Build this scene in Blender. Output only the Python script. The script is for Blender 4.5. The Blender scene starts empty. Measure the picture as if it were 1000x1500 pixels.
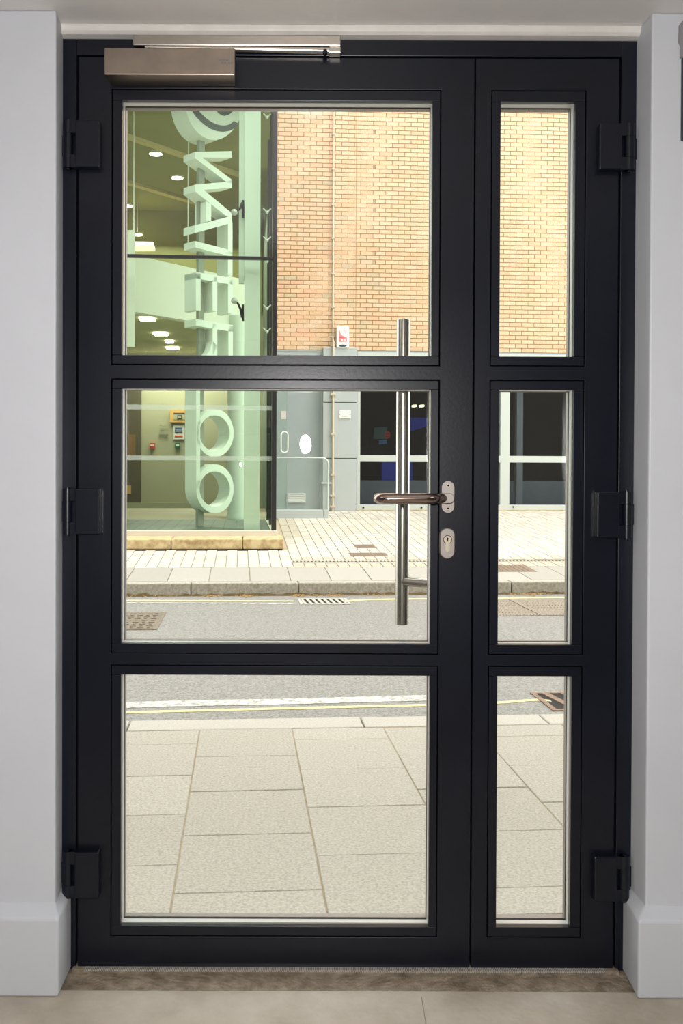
import bpy, math, random
from mathutils import Vector, Matrix

random.seed(7)
C = bpy.context.scene.collection
sc = bpy.context.scene
PI = math.pi

# ------------------------------------------------------------------ camera
F = 1394.0                      # focal length in pixels of the 1000 x 1500 frame
CAM = Vector((0.0, -2.19, 1.157))
PITCH, ROLL = math.radians(0.6), math.radians(0.22)
SHX, SHY = 44.0, -47.4          # lens shift in pixels
cd = bpy.data.cameras.new('camera')
cd.sensor_fit = 'VERTICAL'
cd.sensor_height = 36.0
cd.lens = F / 1500.0 * 36.0
cd.shift_x = SHX / 1500.0
cd.shift_y = SHY / 1500.0
cd.clip_start = 0.05
cd.clip_end = 300
cam = bpy.data.objects.new('camera', cd)
C.objects.link(cam)
RCAM = Matrix.Rotation(PI / 2 - PITCH, 3, 'X') @ Matrix.Rotation(ROLL, 3, 'Z')
cam.matrix_world = Matrix.Translation(CAM) @ RCAM.to_4x4()
sc.camera = cam

# ------------------------------------------------------------------ sky, sun, lamps, exposure
w = bpy.data.worlds.new('sky')
sc.world = w
w.use_nodes = True
wn = w.node_tree
wn.nodes['Background'].inputs['Color'].default_value = (0.97, 0.99, 1.0, 1)
wn.nodes['Background'].inputs['Strength'].default_value = 3.35

def lamp(name, kind, loc, energy, color=(1, 1, 1), size=None, direction=None, size_y=None):
    d = bpy.data.lights.new(name, kind)
    d.energy = energy
    d.color = color
    if kind == 'AREA':
        d.size = size
        if size_y:
            d.shape = 'ELLIPSE' if 'flash' in name else 'RECTANGLE'
            d.size_y = size_y
    o = bpy.data.objects.new(name, d)
    C.objects.link(o)
    o.location = loc
    if direction:
        o.rotation_euler = Vector(direction).to_track_quat('-Z', 'Y').to_euler()
    return o

sun = lamp('sun', 'SUN', (0, 5, 12), 2.5, (1.0, 0.98, 0.92), direction=(-0.4, 0.2, -1.0))
sun.data.angle = math.radians(14)
# the photographer's flash just above the lens, and the ceiling lamps of the room
lamp('camera_flash', 'AREA', (-0.028, -2.17, 1.276), 34.0, (1.0, 0.97, 0.95), 0.05, (0, 1, 0.0), 0.085)
lamp('room_lamp', 'AREA', (-2.0, -1.6, 2.13), 9.0, (1.0, 0.96, 0.92), 0.6, (0, 0.0, -1), 1.2)
lamp('room_lamp', 'AREA', (2.0, -1.6, 2.13), 9.0, (1.0, 0.96, 0.92), 0.6, (0, 0.0, -1), 1.2)
# ceiling lamps inside the glazed lobby and the office across the street
lamp('lobby_lamp', 'AREA', (-2.6, 15.2, 5.6), 130.0, (1.0, 0.96, 0.88), 3.0, (0, 0, -1))
lamp('lobby_lamp', 'AREA', (-2.6, 16.2, 3.4), 150.0, (1.0, 0.97, 0.9), 2.0, (0, 0, -1))

vs = sc.view_settings
vs.view_transform = 'Standard'
vs.look = 'None'
vs.exposure = 0.0
vs.gamma = 1.0
vs.use_curve_mapping = False
sc.cycles.transparent_max_bounces = 32

# ------------------------------------------------------------------ frames of reference
A = 0.073                                       # the street runs at this angle to the door
ES = Vector((math.cos(A), math.sin(A), 0))
EN = Vector((-math.sin(A), math.cos(A), 0))
ORG = Vector((CAM.x, CAM.y, 0))
SLOPE, N0, Z0 = 0.0608, 9.62, 0.029             # the far pavement climbs away from its kerb

def W(s, n, z):                                 # street coordinates to world
    p = ORG + ES * s + EN * n
    return Vector((p.x, p.y, z))
def I(x, y, z):
    return Vector((x, y, z))
def zfar(n):
    return Z0 + SLOPE * (n - N0)
def WF(s, n, z):                                # z measured from the sloping far pavement
    return W(s, n, z + zfar(n))
def ray(u, v):
    return RCAM @ Vector((u - 500 + SHX, 750 - v + SHY, -F))
def hit(u, v, p0, nrm):
    d = ray(u, v)
    return CAM + d * ((p0 - CAM).dot(nrm) / d.dot(nrm))
def on_y(u, v, y):
    return hit(u, v, Vector((0, y, 0)), Vector((0, 1, 0)))
def X(u, y=0.0, v=750):
    return on_y(u, v, y).x
def Z(v, y=0.0, u=450):
    return on_y(u, v, y).z
def sn(p):
    q = p - ORG
    return q.dot(ES), q.dot(EN)
def S_(u, v, n):                                # s, z on the street plane at distance n
    p = hit(u, v, W(0, n, 0), EN)
    return p.dot(ES) - ORG.dot(ES), p.z
def G(u, v, z=0.0):                             # s, n on level ground
    return sn(hit(u, v, Vector((0, 0, z)), Vector((0, 0, 1))))
SLN = (Vector((0, 0, 1)) - EN * SLOPE).normalized()
def GF(u, v):                                   # s, n on the sloping pavement
    return sn(hit(u, v, W(0, N0, Z0), SLN))

# ------------------------------------------------------------------ materials
def lin(c):
    return c / 12.92 if c <= 0.04045 else ((c + 0.055) / 1.055) ** 2.4
def rgb(r, g, b):
    return (lin(r / 255), lin(g / 255), lin(b / 255), 1)

def mat(name, col, rough=0.6, metal=0.0, var=0.0, scale=20, bump=0.0, bscale=None, spec=0.5, col2=None, lo=0.35, hi=0.65, stretch=None):
    m = bpy.data.materials.new(name)
    m.use_nodes = True
    nt = m.node_tree
    b = nt.nodes['Principled BSDF']
    b.inputs['Base Color'].default_value = col
    b.inputs['Roughness'].default_value = rough
    b.inputs['Metallic'].default_value = metal
    b.inputs['Specular IOR Level'].default_value = spec
    tc = nt.nodes.new('ShaderNodeNewGeometry')
    src = tc.outputs['Position']
    if stretch:
        mp = nt.nodes.new('ShaderNodeMapping')
        mp.inputs['Scale'].default_value = stretch
        nt.links.new(src, mp.inputs['Vector'])
        src = mp.outputs['Vector']
    if var or col2:
        n = nt.nodes.new('ShaderNodeTexNoise')
        n.inputs['Scale'].default_value = scale
        n.inputs['Detail'].default_value = 6
        n.inputs['Roughness'].default_value = 0.65
        nt.links.new(src, n.inputs['Vector'])
        r = nt.nodes.new('ShaderNodeValToRGB')
        c2 = col2 or tuple(x * (1 - var) for x in col[:3]) + (1,)
        r.color_ramp.elements[0].color = c2
        r.color_ramp.elements[1].color = col
        r.color_ramp.elements[0].position = lo
        r.color_ramp.elements[1].position = hi
        nt.links.new(n.outputs['Fac'], r.inputs['Fac'])
        nt.links.new(r.outputs['Color'], b.inputs['Base Color'])
    if bump:
        n2 = nt.nodes.new('ShaderNodeTexNoise')
        n2.inputs['Scale'].default_value = bscale or scale * 3
        n2.inputs['Detail'].default_value = 4
        nt.links.new(src, n2.inputs['Vector'])
        bp = nt.nodes.new('ShaderNodeBump')
        bp.inputs['Strength'].default_value = bump
        bp.inputs['Distance'].default_value = 0.01
        nt.links.new(n2.outputs['Fac'], bp.inputs['Height'])
        nt.links.new(bp.outputs['Normal'], b.inputs['Normal'])
    return m

def glass(name, tint=(1, 1, 1, 1), base=0.045, haze=0.0):
    m = bpy.data.materials.new(name)
    m.use_nodes = True
    nt = m.node_tree
    nt.nodes.remove(nt.nodes['Principled BSDF'])
    out = nt.nodes['Material Output']
    t = nt.nodes.new('ShaderNodeBsdfTransparent')
    t.inputs['Color'].default_value = tint
    g = nt.nodes.new('ShaderNodeBsdfGlossy')
    g.inputs['Roughness'].default_value = 0.0
    lw = nt.nodes.new('ShaderNodeLayerWeight')
    pw = nt.nodes.new('ShaderNodeMath'); pw.operation = 'POWER'; pw.inputs[1].default_value = 5
    ma = nt.nodes.new('ShaderNodeMath'); ma.operation = 'MULTIPLY_ADD'
    ma.inputs[1].default_value = 0.95; ma.inputs[2].default_value = base
    nt.links.new(lw.outputs['Facing'], pw.inputs[0])
    nt.links.new(pw.outputs[0], ma.inputs[0])
    mx = nt.nodes.new('ShaderNodeMixShader')
    nt.links.new(ma.outputs[0], mx.inputs[0])
    nt.links.new(t.outputs[0], mx.inputs[1])
    nt.links.new(g.outputs[0], mx.inputs[2])
    last = mx
    if haze:
        d = nt.nodes.new('ShaderNodeBsdfDiffuse')
        d.inputs['Color'].default_value = (0.85, 0.9, 0.85, 1)
        m2 = nt.nodes.new('ShaderNodeMixShader')
        m2.inputs[0].default_value = haze
        nt.links.new(mx.outputs[0], m2.inputs[1])
        nt.links.new(d.outputs[0], m2.inputs[2])
        last = m2
    nt.links.new(last.outputs[0], out.inputs['Surface'])
    return m

def glow(name, col, strength):
    m = bpy.data.materials.new(name)
    m.use_nodes = True
    b = m.node_tree.nodes['Principled BSDF']
    b.inputs['Base Color'].default_value = col
    b.inputs['Emission Color'].default_value = col
    b.inputs['Emission Strength'].default_value = strength
    return m

M = {}
M['plaster'] = mat('plaster', rgb(204, 207, 213), 0.55, var=0.05, scale=3, bump=0.12, bscale=14)
M['back_dimness'] = mat('dim_back_wall', rgb(92, 90, 90), 0.7, var=0.1, scale=3)  # dimness of the unlit room put into the wall colour
M['ceiling'] = mat('ceiling_paint', rgb(226, 223, 220), 0.5, var=0.08, scale=4, bump=0.15, bscale=10)
M['trim'] = mat('white_gloss_trim', rgb(228, 224, 218), 0.4, var=0.1, scale=12, bump=0.1)
M['concrete'] = mat('concrete_floor', rgb(190, 181, 168), 0.55, scale=5, col2=rgb(158, 147, 130), lo=0.3, hi=0.7, bump=0.1, bscale=60)
M['rough_concrete'] = mat('rough_concrete', rgb(160, 147, 128), 0.8, scale=22, col2=rgb(112, 98, 80), bump=0.6, bscale=90)
M['navy'] = mat('navy_paint', (0.0058, 0.0075, 0.0145, 1), 0.30, var=0.25, scale=6, bump=0.015, bscale=120, spec=0.36)
M['groove'] = mat('groove_black', (0.002, 0.002, 0.003, 1), 0.9, spec=0.1)
M['gasket'] = mat('rubber_gasket', (0.006, 0.005, 0.005, 1), 0.7)
M['spacer'] = mat('aluminium_spacer', rgb(200, 200, 195), 0.4, 0.35)
M['steel'] = mat('brushed_steel', rgb(196, 188, 178), 0.27, 1.0, var=0.12, scale=30, stretch=(1, 1, 12))
M['steel_bar'] = mat('pull_bar_steel', rgb(205, 199, 188), 0.23, 1.0, var=0.1, scale=30, stretch=(1, 1, 0.2))
M['steel_warm'] = mat('satin_steel', rgb(166, 152, 140), 0.38, 1.0, var=0.18, scale=14)
M['steel_lever'] = mat('polished_lever_steel', rgb(170, 150, 140), 0.2, 1.0, var=0.05, scale=20)
M['steel_plate'] = mat('plate_steel', rgb(150, 144, 138), 0.5, 1.0, var=0.08, scale=60)
M['brass'] = mat('nickel_cylinder', rgb(172, 162, 146), 0.45, 0.8)
M['dark_metal'] = mat('dark_metal', (0.02, 0.02, 0.022, 1), 0.5, 0.6)
M['glass'] = glass('door_glass', (0.975, 0.985, 0.975, 1), 0.03)
M['green_glass'] = glass('tinted_lobby_glass', (0.915, 0.972, 0.91, 1), 0.045)
M['office_glass'] = glass('office_glass', (0.84, 0.87, 0.90, 1), 0.05)
M['clear'] = glass('clear_panel_glass', (0.955, 0.98, 0.97, 1), 0.04, 0.03)
M['frost'] = glass('frosted_band', (0.90, 0.94, 0.88, 1), 0.04, 0.20)
M['asphalt'] = mat('asphalt', rgb(160, 156, 148), 0.85, scale=75, col2=rgb(92, 90, 85), lo=0.3, hi=0.7, bump=0.6, bscale=110)
M['yellow'] = mat('yellow_line_paint', rgb(220, 208, 152), 0.7, var=0.25, scale=70)
M['white_line'] = mat('white_line_paint', rgb(200, 196, 186), 0.75, scale=28, col2=rgb(136, 132, 124), lo=0.38, hi=0.56)
SL = [mat('stone_slab', rgb(*c), 0.85, scale=110, col2=rgb(*[k - 38 for k in c]), lo=0.28, hi=0.62, bump=0.3, bscale=120)
      for c in ((178, 171, 157), (175, 168, 154), (181, 174, 160), (177, 170, 156))]
M['joint'] = mat('sandy_joint', rgb(172, 156, 124), 0.95, var=0.3, scale=40)
M['kerb_pale'] = mat('pale_kerb_stone', rgb(184, 177, 164), 0.8, var=0.2, scale=90, bump=0.2)
M['kerb_granite'] = mat('granite_kerb', rgb(186, 180, 166), 0.85, scale=40, col2=rgb(134, 126, 108), lo=0.3, hi=0.7, bump=0.3)
FS = [mat('pale_slab', rgb(*c), 0.85, var=0.12, scale=40) for c in ((164, 158, 147), (160, 154, 143), (168, 162, 151))]
PB = [mat('paving_block', rgb(*c), 0.85, var=0.12, scale=30) for c in ((196, 187, 173), (191, 182, 168), (200, 192, 179), (186, 177, 164))]
PG = mat('grey_paving_block', rgb(178, 168, 150), 0.85, var=0.15, scale=30)
M['pjoint'] = mat('paving_joint', rgb(172, 159, 136), 0.95, var=0.15, scale=30)
BR = [mat('yellow_brick', rgb(*c), 0.85, var=0.14, scale=26, bump=0.15, bscale=60)
      for c in ((231, 193, 156), (228, 189, 151), (234, 198, 163), (212, 189, 155), (233, 185, 151), (223, 184, 146))]
M['mortar'] = mat('mortar', rgb(182, 146, 110), 0.95, var=0.2, scale=30)
M['clad'] = mat('grey_cladding', rgb(182, 186, 184), 0.5, var=0.04, scale=5)
M['clad_dark'] = mat('grey_door_paint', rgb(160, 167, 166), 0.45, var=0.05, scale=4)
M['frame_pale'] = mat('pale_window_frame', rgb(196, 200, 192), 0.5)
M['white_plastic'] = mat('white_plastic', rgb(235, 233, 226), 0.4)
M['cream_pipe'] = mat('cream_pipe', rgb(204, 190, 168), 0.6, var=0.1, scale=30)
M['red_print'] = mat('red_print', rgb(214, 92, 100), 0.5)
M['lens'] = mat('blue_grey_lens', rgb(70, 84, 100), 0.2)
M['stone'] = mat('sandstone', rgb(206, 184, 140), 0.85, scale=10, col2=rgb(150, 124, 80), lo=0.3, hi=0.6, bump=0.2)
M['sill'] = mat('metal_sill', rgb(212, 203, 188), 0.5, 0.1)
M['post'] = mat('dark_mullion', rgb(48, 46, 46), 0.4, 0.4)
M['sign'] = mat('white_letter', rgb(232, 236, 228), 0.5)
M['sign_grey'] = mat('grey_emblem', rgb(92, 98, 100), 0.6)
M['column'] = mat('white_column', rgb(226, 232, 222), 0.45)
M['fascia'] = mat('white_fascia', rgb(228, 226, 212), 0.5)
M['lobby_ceiling'] = mat('olive_ceiling', rgb(134, 134, 84), 0.8, var=0.15, scale=1.5)
M['lobby_soffit'] = mat('soffit_beige', rgb(190, 184, 138), 0.8, var=0.1, scale=2)
M['beam'] = mat('beam_pale', rgb(186, 172, 122), 0.7)
M['lobby_wall'] = mat('cream_wall', rgb(166, 162, 130), 0.8, var=0.06, scale=2)
M['lobby_side'] = mat('grey_green_wall', rgb(116, 130, 118), 0.7, var=0.1, scale=2)
M['lobby_dark'] = mat('dark_doorway', rgb(84, 76, 52), 0.7, var=0.2, scale=3)
M['lobby_floor'] = mat('lobby_floor', rgb(112, 122, 112), 0.4, var=0.1, scale=3)
M['lobby_wood'] = mat('wood_door', rgb(132, 98, 58), 0.5, var=0.2, scale=8)
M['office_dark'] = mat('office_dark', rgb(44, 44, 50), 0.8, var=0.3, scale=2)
M['blue'] = mat('blue_banner', rgb(26, 64, 190), 0.6, var=0.15, scale=3)
M['teal'] = mat('teal_panel', rgb(70, 110, 104), 0.6)
M['skyblue'] = mat('skyblue_panel', rgb(80, 130, 165), 0.6)
M['red'] = mat('red_finish', rgb(196, 52, 36), 0.5)
M['green'] = mat('green_sign', rgb(20, 96, 62), 0.5)
M['orange_frame'] = mat('orange_frame', rgb(206, 158, 84), 0.5)
M['notice_blue'] = mat('notice_blue', rgb(62, 84, 120), 0.6)
M['notice_white'] = mat('notice_white', rgb(206, 206, 190), 0.6)
M['ink'] = mat('ink', rgb(70, 72, 66), 0.8)
M['faint_ink'] = mat('faint_ink', rgb(104, 100, 82), 0.8)
M['rust'] = mat('rusty_iron', rgb(150, 124, 104), 0.75, 0.1, scale=40, col2=rgb(104, 84, 68), bump=0.3)
M['rust_grey'] = mat('worn_iron', rgb(150, 138, 122), 0.75, 0.1, scale=30, col2=rgb(118, 106, 92), bump=0.3)
M['iron'] = mat('grey_iron', rgb(140, 128, 112), 0.7, 0.2, scale=60, col2=rgb(104, 92, 78), bump=0.3)
M['hole'] = mat('drain_hole_and_ledge_shade', (0.012, 0.010, 0.008, 1), 0.9)
M['leaf'] = mat('dry_leaf', rgb(186, 150, 96), 0.8, var=0.3, scale=60)
M['facade'] = mat('facade_render', rgb(120, 112, 102), 0.85, var=0.2, scale=4)
M['lamp_white'] = glow('lamp_white', (1, 0.96, 0.88, 1), 9.0)
M['lamp_yellow'] = glow('lamp_yellow', (1, 0.85, 0.5, 1), 1.6)
M['lamp_small'] = glow('lamp_small', (1, 0.9, 0.55, 1), 2.5)

# ------------------------------------------------------------------ mesh builder
class MB:
    def __init__(self, f=I):
        self.v, self.f, self.mi, self.map = [], [], [], f
    def quadbox(self, p):            # eight corners: bottom ring of four, top ring of four
        k = len(self.v)
        self.v += [Vector(q) for q in p]
        for a in ((3, 2, 1, 0), (4, 5, 6, 7), (0, 1, 5, 4), (1, 2, 6, 5), (2, 3, 7, 6), (3, 0, 4, 7)):
            self.f.append([k + i for i in a])
        return self
    def box(self, x0, x1, y0, y1, z0, z1):
        if x0 > x1: x0, x1 = x1, x0
        if y0 > y1: y0, y1 = y1, y0
        if z0 > z1: z0, z1 = z1, z0
        m = self.map
        return self.quadbox([m(x0, y0, z0), m(x1, y0, z0), m(x1, y1, z0), m(x0, y1, z0),
                             m(x0, y0, z1), m(x1, y0, z1), m(x1, y1, z1), m(x0, y1, z1)])
    def prism(self, pts, ext):       # world-space outline pushed along ext
        k, n = len(self.v), len(pts)
        self.v += [Vector(p) for p in pts] + [Vector(p) + Vector(ext) for p in pts]
        self.f.append([k + i for i in range(n)])
        self.f.append([k + n + i for i in reversed(range(n))])
        for i in range(n):
            j = (i + 1) % n
            self.f.append([k + j, k + i, k + n + i, k + n + j])
        return self
    def ring(self, outer, inner, ext):
        k, n = len(self.v), len(outer)
        e = Vector(ext)
        self.v += [Vector(p) for p in outer] + [Vector(p) for p in inner]
        self.v += [Vector(p) + e for p in outer] + [Vector(p) + e for p in inner]
        for i in range(n):
            j = (i + 1) % n
            self.f.append([k + i, k + j, k + n + j, k + n + i])
            self.f.append([k + 2 * n + j, k + 2 * n + i, k + 3 * n + i, k + 3 * n + j])
            self.f.append([k + j, k + i, k + 2 * n + i, k + 2 * n + j])
            self.f.append([k + n + i, k + n + j, k + 3 * n + j, k + 3 * n + i])
        return self
    def tube(self, path, r, seg=20, caps=True):
        path = [Vector(p) for p in path]
        k0 = len(self.v)
        up = None
        for i, p in enumerate(path):
            a = path[max(i - 1, 0)]
            b = path[min(i + 1, len(path) - 1)]
            t = (b - a).normalized()
            if up is None:
                up = Vector((0, 0, 1)) if abs(t.z) < 0.9 else Vector((1, 0, 0))
            side = t.cross(up).normalized()
            up = side.cross(t).normalized()
            rr = r[i] if isinstance(r, (list, tuple)) else r
            for q in range(seg):
                th = 2 * PI * q / seg
                self.v.append(p + side * math.cos(th) * rr + up * math.sin(th) * rr)
        for i in range(len(path) - 1):
            for q in range(seg):
                q2 = (q + 1) % seg
                a = k0 + i * seg
                self.f.append([a + q, a + q2, a + seg + q2, a + seg + q])
        if caps:
            self.f.append([k0 + q for q in reversed(range(seg))])
            e = k0 + (len(path) - 1) * seg
            self.f.append([e + q for q in range(seg)])
        return self
    def ball(self, c, r, seg=20, rings=12):
        k = len(self.v)
        c = Vector(c)
        for i in range(rings + 1):
            ph = PI * i / rings
            for q in range(seg):
                th = 2 * PI * q / seg
                self.v.append(c + Vector((math.sin(ph) * math.cos(th), math.sin(ph) * math.sin(th), math.cos(ph))) * r)
        for i in range(rings):
            for q in range(seg):
                q2 = (q + 1) % seg
                a = k + i * seg
                self.f.append([a + q, a + seg + q, a + seg + q2, a + q2])
        return self
    def build(self, name, m, parent=None, bevel=0.0, smooth=False, kind=None):
        me = bpy.data.meshes.new(name)
        loc = Vector((0, 0, 0))
        if parent is not None:
            q = parent
            while q is not None:
                loc = loc + q.location
                q = q.parent
        base = loc
        if parent is None and self.v:
            lo = Vector([min(p[i] for p in self.v) for i in range(3)])
            hi = Vector([max(p[i] for p in self.v) for i in range(3)])
            base = Vector(((lo.x + hi.x) / 2, (lo.y + hi.y) / 2, lo.z))
        me.from_pydata([p - base for p in self.v], [], self.f)
        ms = m if isinstance(m, list) else [m]
        for q in ms:
            me.materials.append(q)
        if self.mi:
            me.polygons.foreach_set('material_index', self.mi)
        if smooth:
            me.polygons.foreach_set('use_smooth', [True] * len(me.polygons))
            try:
                me.set_sharp_from_angle(angle=math.radians(40))
            except Exception:
                pass
        me.update()
        o = bpy.data.objects.new(name, me)
        C.objects.link(o)
        if parent is not None:
            o.parent = parent
        else:
            o.location = base
        if bevel:
            b = o.modifiers.new('bevel', 'BEVEL')
            b.width = bevel
            b.segments = 2
            b.limit_method = 'ANGLE'
            b.angle_limit = math.radians(40)
        if kind:
            o['kind'] = kind
        return o

def tag(o, label=None, cat=None, group=None, kind=None):
    if label: o['label'] = label
    if cat: o['category'] = cat
    if group: o['group'] = group
    if kind: o['kind'] = kind
    return o
def empty(name, loc, label=None, cat=None, group=None, kind=None, parent=None):
    o = bpy.data.objects.new(name, None)
    C.objects.link(o)
    o.empty_display_size = 0.1
    o.location = loc
    if parent is not None:
        o.parent = parent
    return tag(o, label, cat, group, kind)
def piece(name, me, parent, world, rotz=0.0, rotx=0.0):     # one more object sharing a mesh
    o = bpy.data.objects.new(name, me)
    C.objects.link(o)
    loc = Vector((0, 0, 0))
    q = parent
    while q is not None:
        loc = loc + q.location
        q = q.parent
    o.parent = parent
    o.location = Vector(world) - loc
    o.rotation_euler = (rotx, 0, rotz)
    return o
def boxmesh(name, dx, dy, dz, m, ch=0.0):       # centred in x and y, top at z = 0, optional chamfered top
    b = MB()
    if ch:
        k = 0
        b.v = [Vector(p) for p in ((-dx/2, -dy/2, -dz), (dx/2, -dy/2, -dz), (dx/2, dy/2, -dz), (-dx/2, dy/2, -dz),
               (-dx/2, -dy/2, -ch), (dx/2, -dy/2, -ch), (dx/2, dy/2, -ch), (-dx/2, dy/2, -ch),
               (-dx/2+ch, -dy/2+ch, 0), (dx/2-ch, -dy/2+ch, 0), (dx/2-ch, dy/2-ch, 0), (-dx/2+ch, dy/2-ch, 0))]
        for r in (0, 4):
            for i in range(4):
                j = (i + 1) % 4
                b.f.append([r + i, r + j, r + 4 + j, r + 4 + i])
        b.f.append([8, 9, 10, 11]); b.f.append([3, 2, 1, 0])
    else:
        b.box(-dx/2, dx/2, -dy/2, dy/2, -dz, 0)
    me = bpy.data.meshes.new(name)
    me.from_pydata(b.v, [], b.f)
    me.materials.append(m)
    me.update()
    return me

def gridplate(xs, zs, holes, y0, y1):           # a plate with rectangular openings, one clean shell
    b = MB()
    idx = {}
    def vid(i, j, y):
        key = (i, j, y)
        if key not in idx:
            idx[key] = len(b.v)
            b.v.append(Vector((xs[i], y, zs[j])))
        return idx[key]
    solid = {(i, j) for i in range(len(xs) - 1) for j in range(len(zs) - 1) if (i, j) not in holes}
    for (i, j) in solid:
        b.f.append([vid(i, j, y0), vid(i + 1, j, y0), vid(i + 1, j + 1, y0), vid(i, j + 1, y0)])
        b.f.append([vid(i, j + 1, y1), vid(i + 1, j + 1, y1), vid(i + 1, j, y1), vid(i, j, y1)])
        if (i - 1, j) not in solid: b.f.append([vid(i, j + 1, y0), vid(i, j + 1, y1), vid(i, j, y1), vid(i, j, y0)])
        if (i + 1, j) not in solid: b.f.append([vid(i + 1, j, y0), vid(i + 1, j, y1), vid(i + 1, j + 1, y1), vid(i + 1, j + 1, y0)])
        if (i, j - 1) not in solid: b.f.append([vid(i, j, y0), vid(i, j, y1), vid(i + 1, j, y1), vid(i + 1, j, y0)])
        if (i, j + 1) not in solid: b.f.append([vid(i + 1, j + 1, y0), vid(i + 1, j + 1, y1), vid(i, j + 1, y1), vid(i, j + 1, y0)])
    return b

def stadium(cx, cz, wd, ht, y, seg=14):
    r = wd / 2
    pts = []
    for i in range(seg + 1):
        th = PI * i / seg
        pts.append((cx + r * math.cos(th), y, cz + ht / 2 - r + r * math.sin(th)))
    for i in range(seg + 1):
        th = PI + PI * i / seg
        pts.append((cx + r * math.cos(th), y, cz - ht / 2 + r + r * math.sin(th)))
    return list(reversed(pts))
def disc(cx, cz, r, y, seg=20):
    return [(cx + r * math.cos(-2 * PI * i / seg), y, cz + r * math.sin(-2 * PI * i / seg)) for i in range(seg)]

# ================================================================== THE ROOM
WY = -0.085                                     # front face of the room's wall beside the door
FL, FR = X(89), X(927.6)                        # outer edges of the door frame
FT = Z(58)                                      # its top
CEIL = 2.166
WL, WR = X(81.5, WY), X(949.5, WY)              # corners of the two piers
# floor
fl = MB().box(-2.6, 2.6, -5.2, WY - 0.005, -0.12, 0)
fl.build('floor', M['concrete'], kind='structure', bevel=0.0)
fl = bpy.data.objects['floor']
tag(fl, 'pale worn concrete floor in front of the door', 'floor')
fs = MB().box(FL - 0.02, FR + 0.02, WY - 0.005, 0.3, -0.12, -0.003)
fs.build('floor_strip', M['rough_concrete'], fl)
fj = MB().prism([on_y(616, 1462, 0), on_y(618.2, 1462, 0), on_y(625.5, 1506, 0), on_y(623, 1506, 0)], (0, 0, 0.0))
pj = [hit(u, v, Vector((0, 0, 0.0006)), Vector((0, 0, 1))) for u, v in ((616.4, 1460), (617.8, 1460), (625.5, 1506), (623.6, 1506))]
MB().prism(pj, (0, 0, -0.002)).build('floor_joint', M['rough_concrete'], fl)

def pier(name, x_front, x_back, x_far, label):
    b = MB()
    pts = [(x_front, WY, 0), (x_back, 0.03, 0), (x_far, 0.03, 0), (x_far, WY, 0)]
    if x_far > x_front: pts = pts[::-1]
    b.prism([Vector(p) for p in pts], (0, 0, CEIL))
    o = b.build(name, M['plaster'], kind='structure', bevel=0.004)
    tag(o, label, 'wall')
    return o
pier('wall_left', WL, FL + 0.001, -2.6, 'grey painted plaster wall at the hinge side left of the door')
pier('wall_right', WR, FR - 0.001, 2.6, 'grey painted plaster wall right of the narrow door leaf')
ce = MB().box(-2.6, 2.6, -5.2, 0.03, CEIL, CEIL + 0.12).build('ceiling', M['ceiling'], kind='structure')
tag(ce, 'low grey painted ceiling above the door', 'ceiling')
t = MB()
t.prism([Vector((FL - 0.01, p[0], p[1])) for p in ((-0.024, CEIL), (0.03, CEIL), (0.03, FT + 0.001), (-0.014, FT + 0.004), (-0.022, FT + 0.010))], (FR - FL + 0.02, 0, 0))
t = t.build('trim_2', M['trim'], kind='structure', bevel=0.002)
tag(t, 'white painted trim strip between ceiling and door frame', 'trim')
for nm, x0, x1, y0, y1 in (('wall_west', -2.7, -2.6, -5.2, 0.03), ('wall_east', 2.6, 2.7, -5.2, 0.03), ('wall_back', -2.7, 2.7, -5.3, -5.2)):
    o = MB().box(x0, x1, y0, y1, 0, CEIL).build(nm, M['back_dimness'], kind='structure')
    tag(o, 'plaster wall of the lobby behind the viewpoint, darkened in colour for the dim room, ' + nm.split('_')[1] + ' side', 'wall')

# skirtings: tall plain board with a sloping top that returns into the reveal
SKH = 0.172
def skirting(name, xo, xf, far, sgn, label):
    # xo: front corner x, xf: x where the return meets the frame
    y0 = -0.118
    b = MB()
    k = [Vector(p) for p in ((far, y0, 0), (xo, y0, 0), (xf, 0.012, 0))]
    top = [Vector(p) for p in ((far, y0, SKH), (xo, y0, SKH), (xf, 0.012, SKH + 0.0))]
    inn = [Vector(p) for p in ((far, WY + 0.004, SKH + 0.022), (WL - 0.004 if sgn < 0 else WR + 0.004, WY + 0.004, SKH + 0.022), ((FL - 0.004) if sgn < 0 else (FR + 0.004), 0.012, SKH + 0.024))]
    back = [Vector((far, 0.02, 0)), Vector((far, 0.02, SKH + 0.022)), ]
    b.v = k + top + inn
    for i in (0, 1):
        q = [i, i + 1, i + 4, i + 3]
        r = [i + 3, i + 4, i + 7, i + 6]
        b.f += [q, r]
    # closing faces behind
    b.f.append([0, 3, 6])
    b.f.append([2, 8, 5])
    b.f.append([6, 7, 8, 2, 1, 0])
    if sgn > 0:
        b.f = [list(reversed(f)) for f in b.f]
    o = b.build(name, M['plaster'], kind='structure', bevel=0.005)
    tag(o, label, 'skirting')
    return o
pl = hit(83, 1465, Vector((0, 0, 0)), Vector((0, 0, 1)))
pr = hit(938, 1470, Vector((0, 0, 0)), Vector((0, 0, 1)))
skirting('baseboard_left', pl.x, X(103.5, 0, 1428), -2.6, -1, 'tall grey painted skirting at the foot of the wall left of the door')
skirting('baseboard_right', pr.x, X(912, 0, 1432), 2.6, 1, 'tall grey painted skirting at the foot of the wall right of the door')

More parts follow.
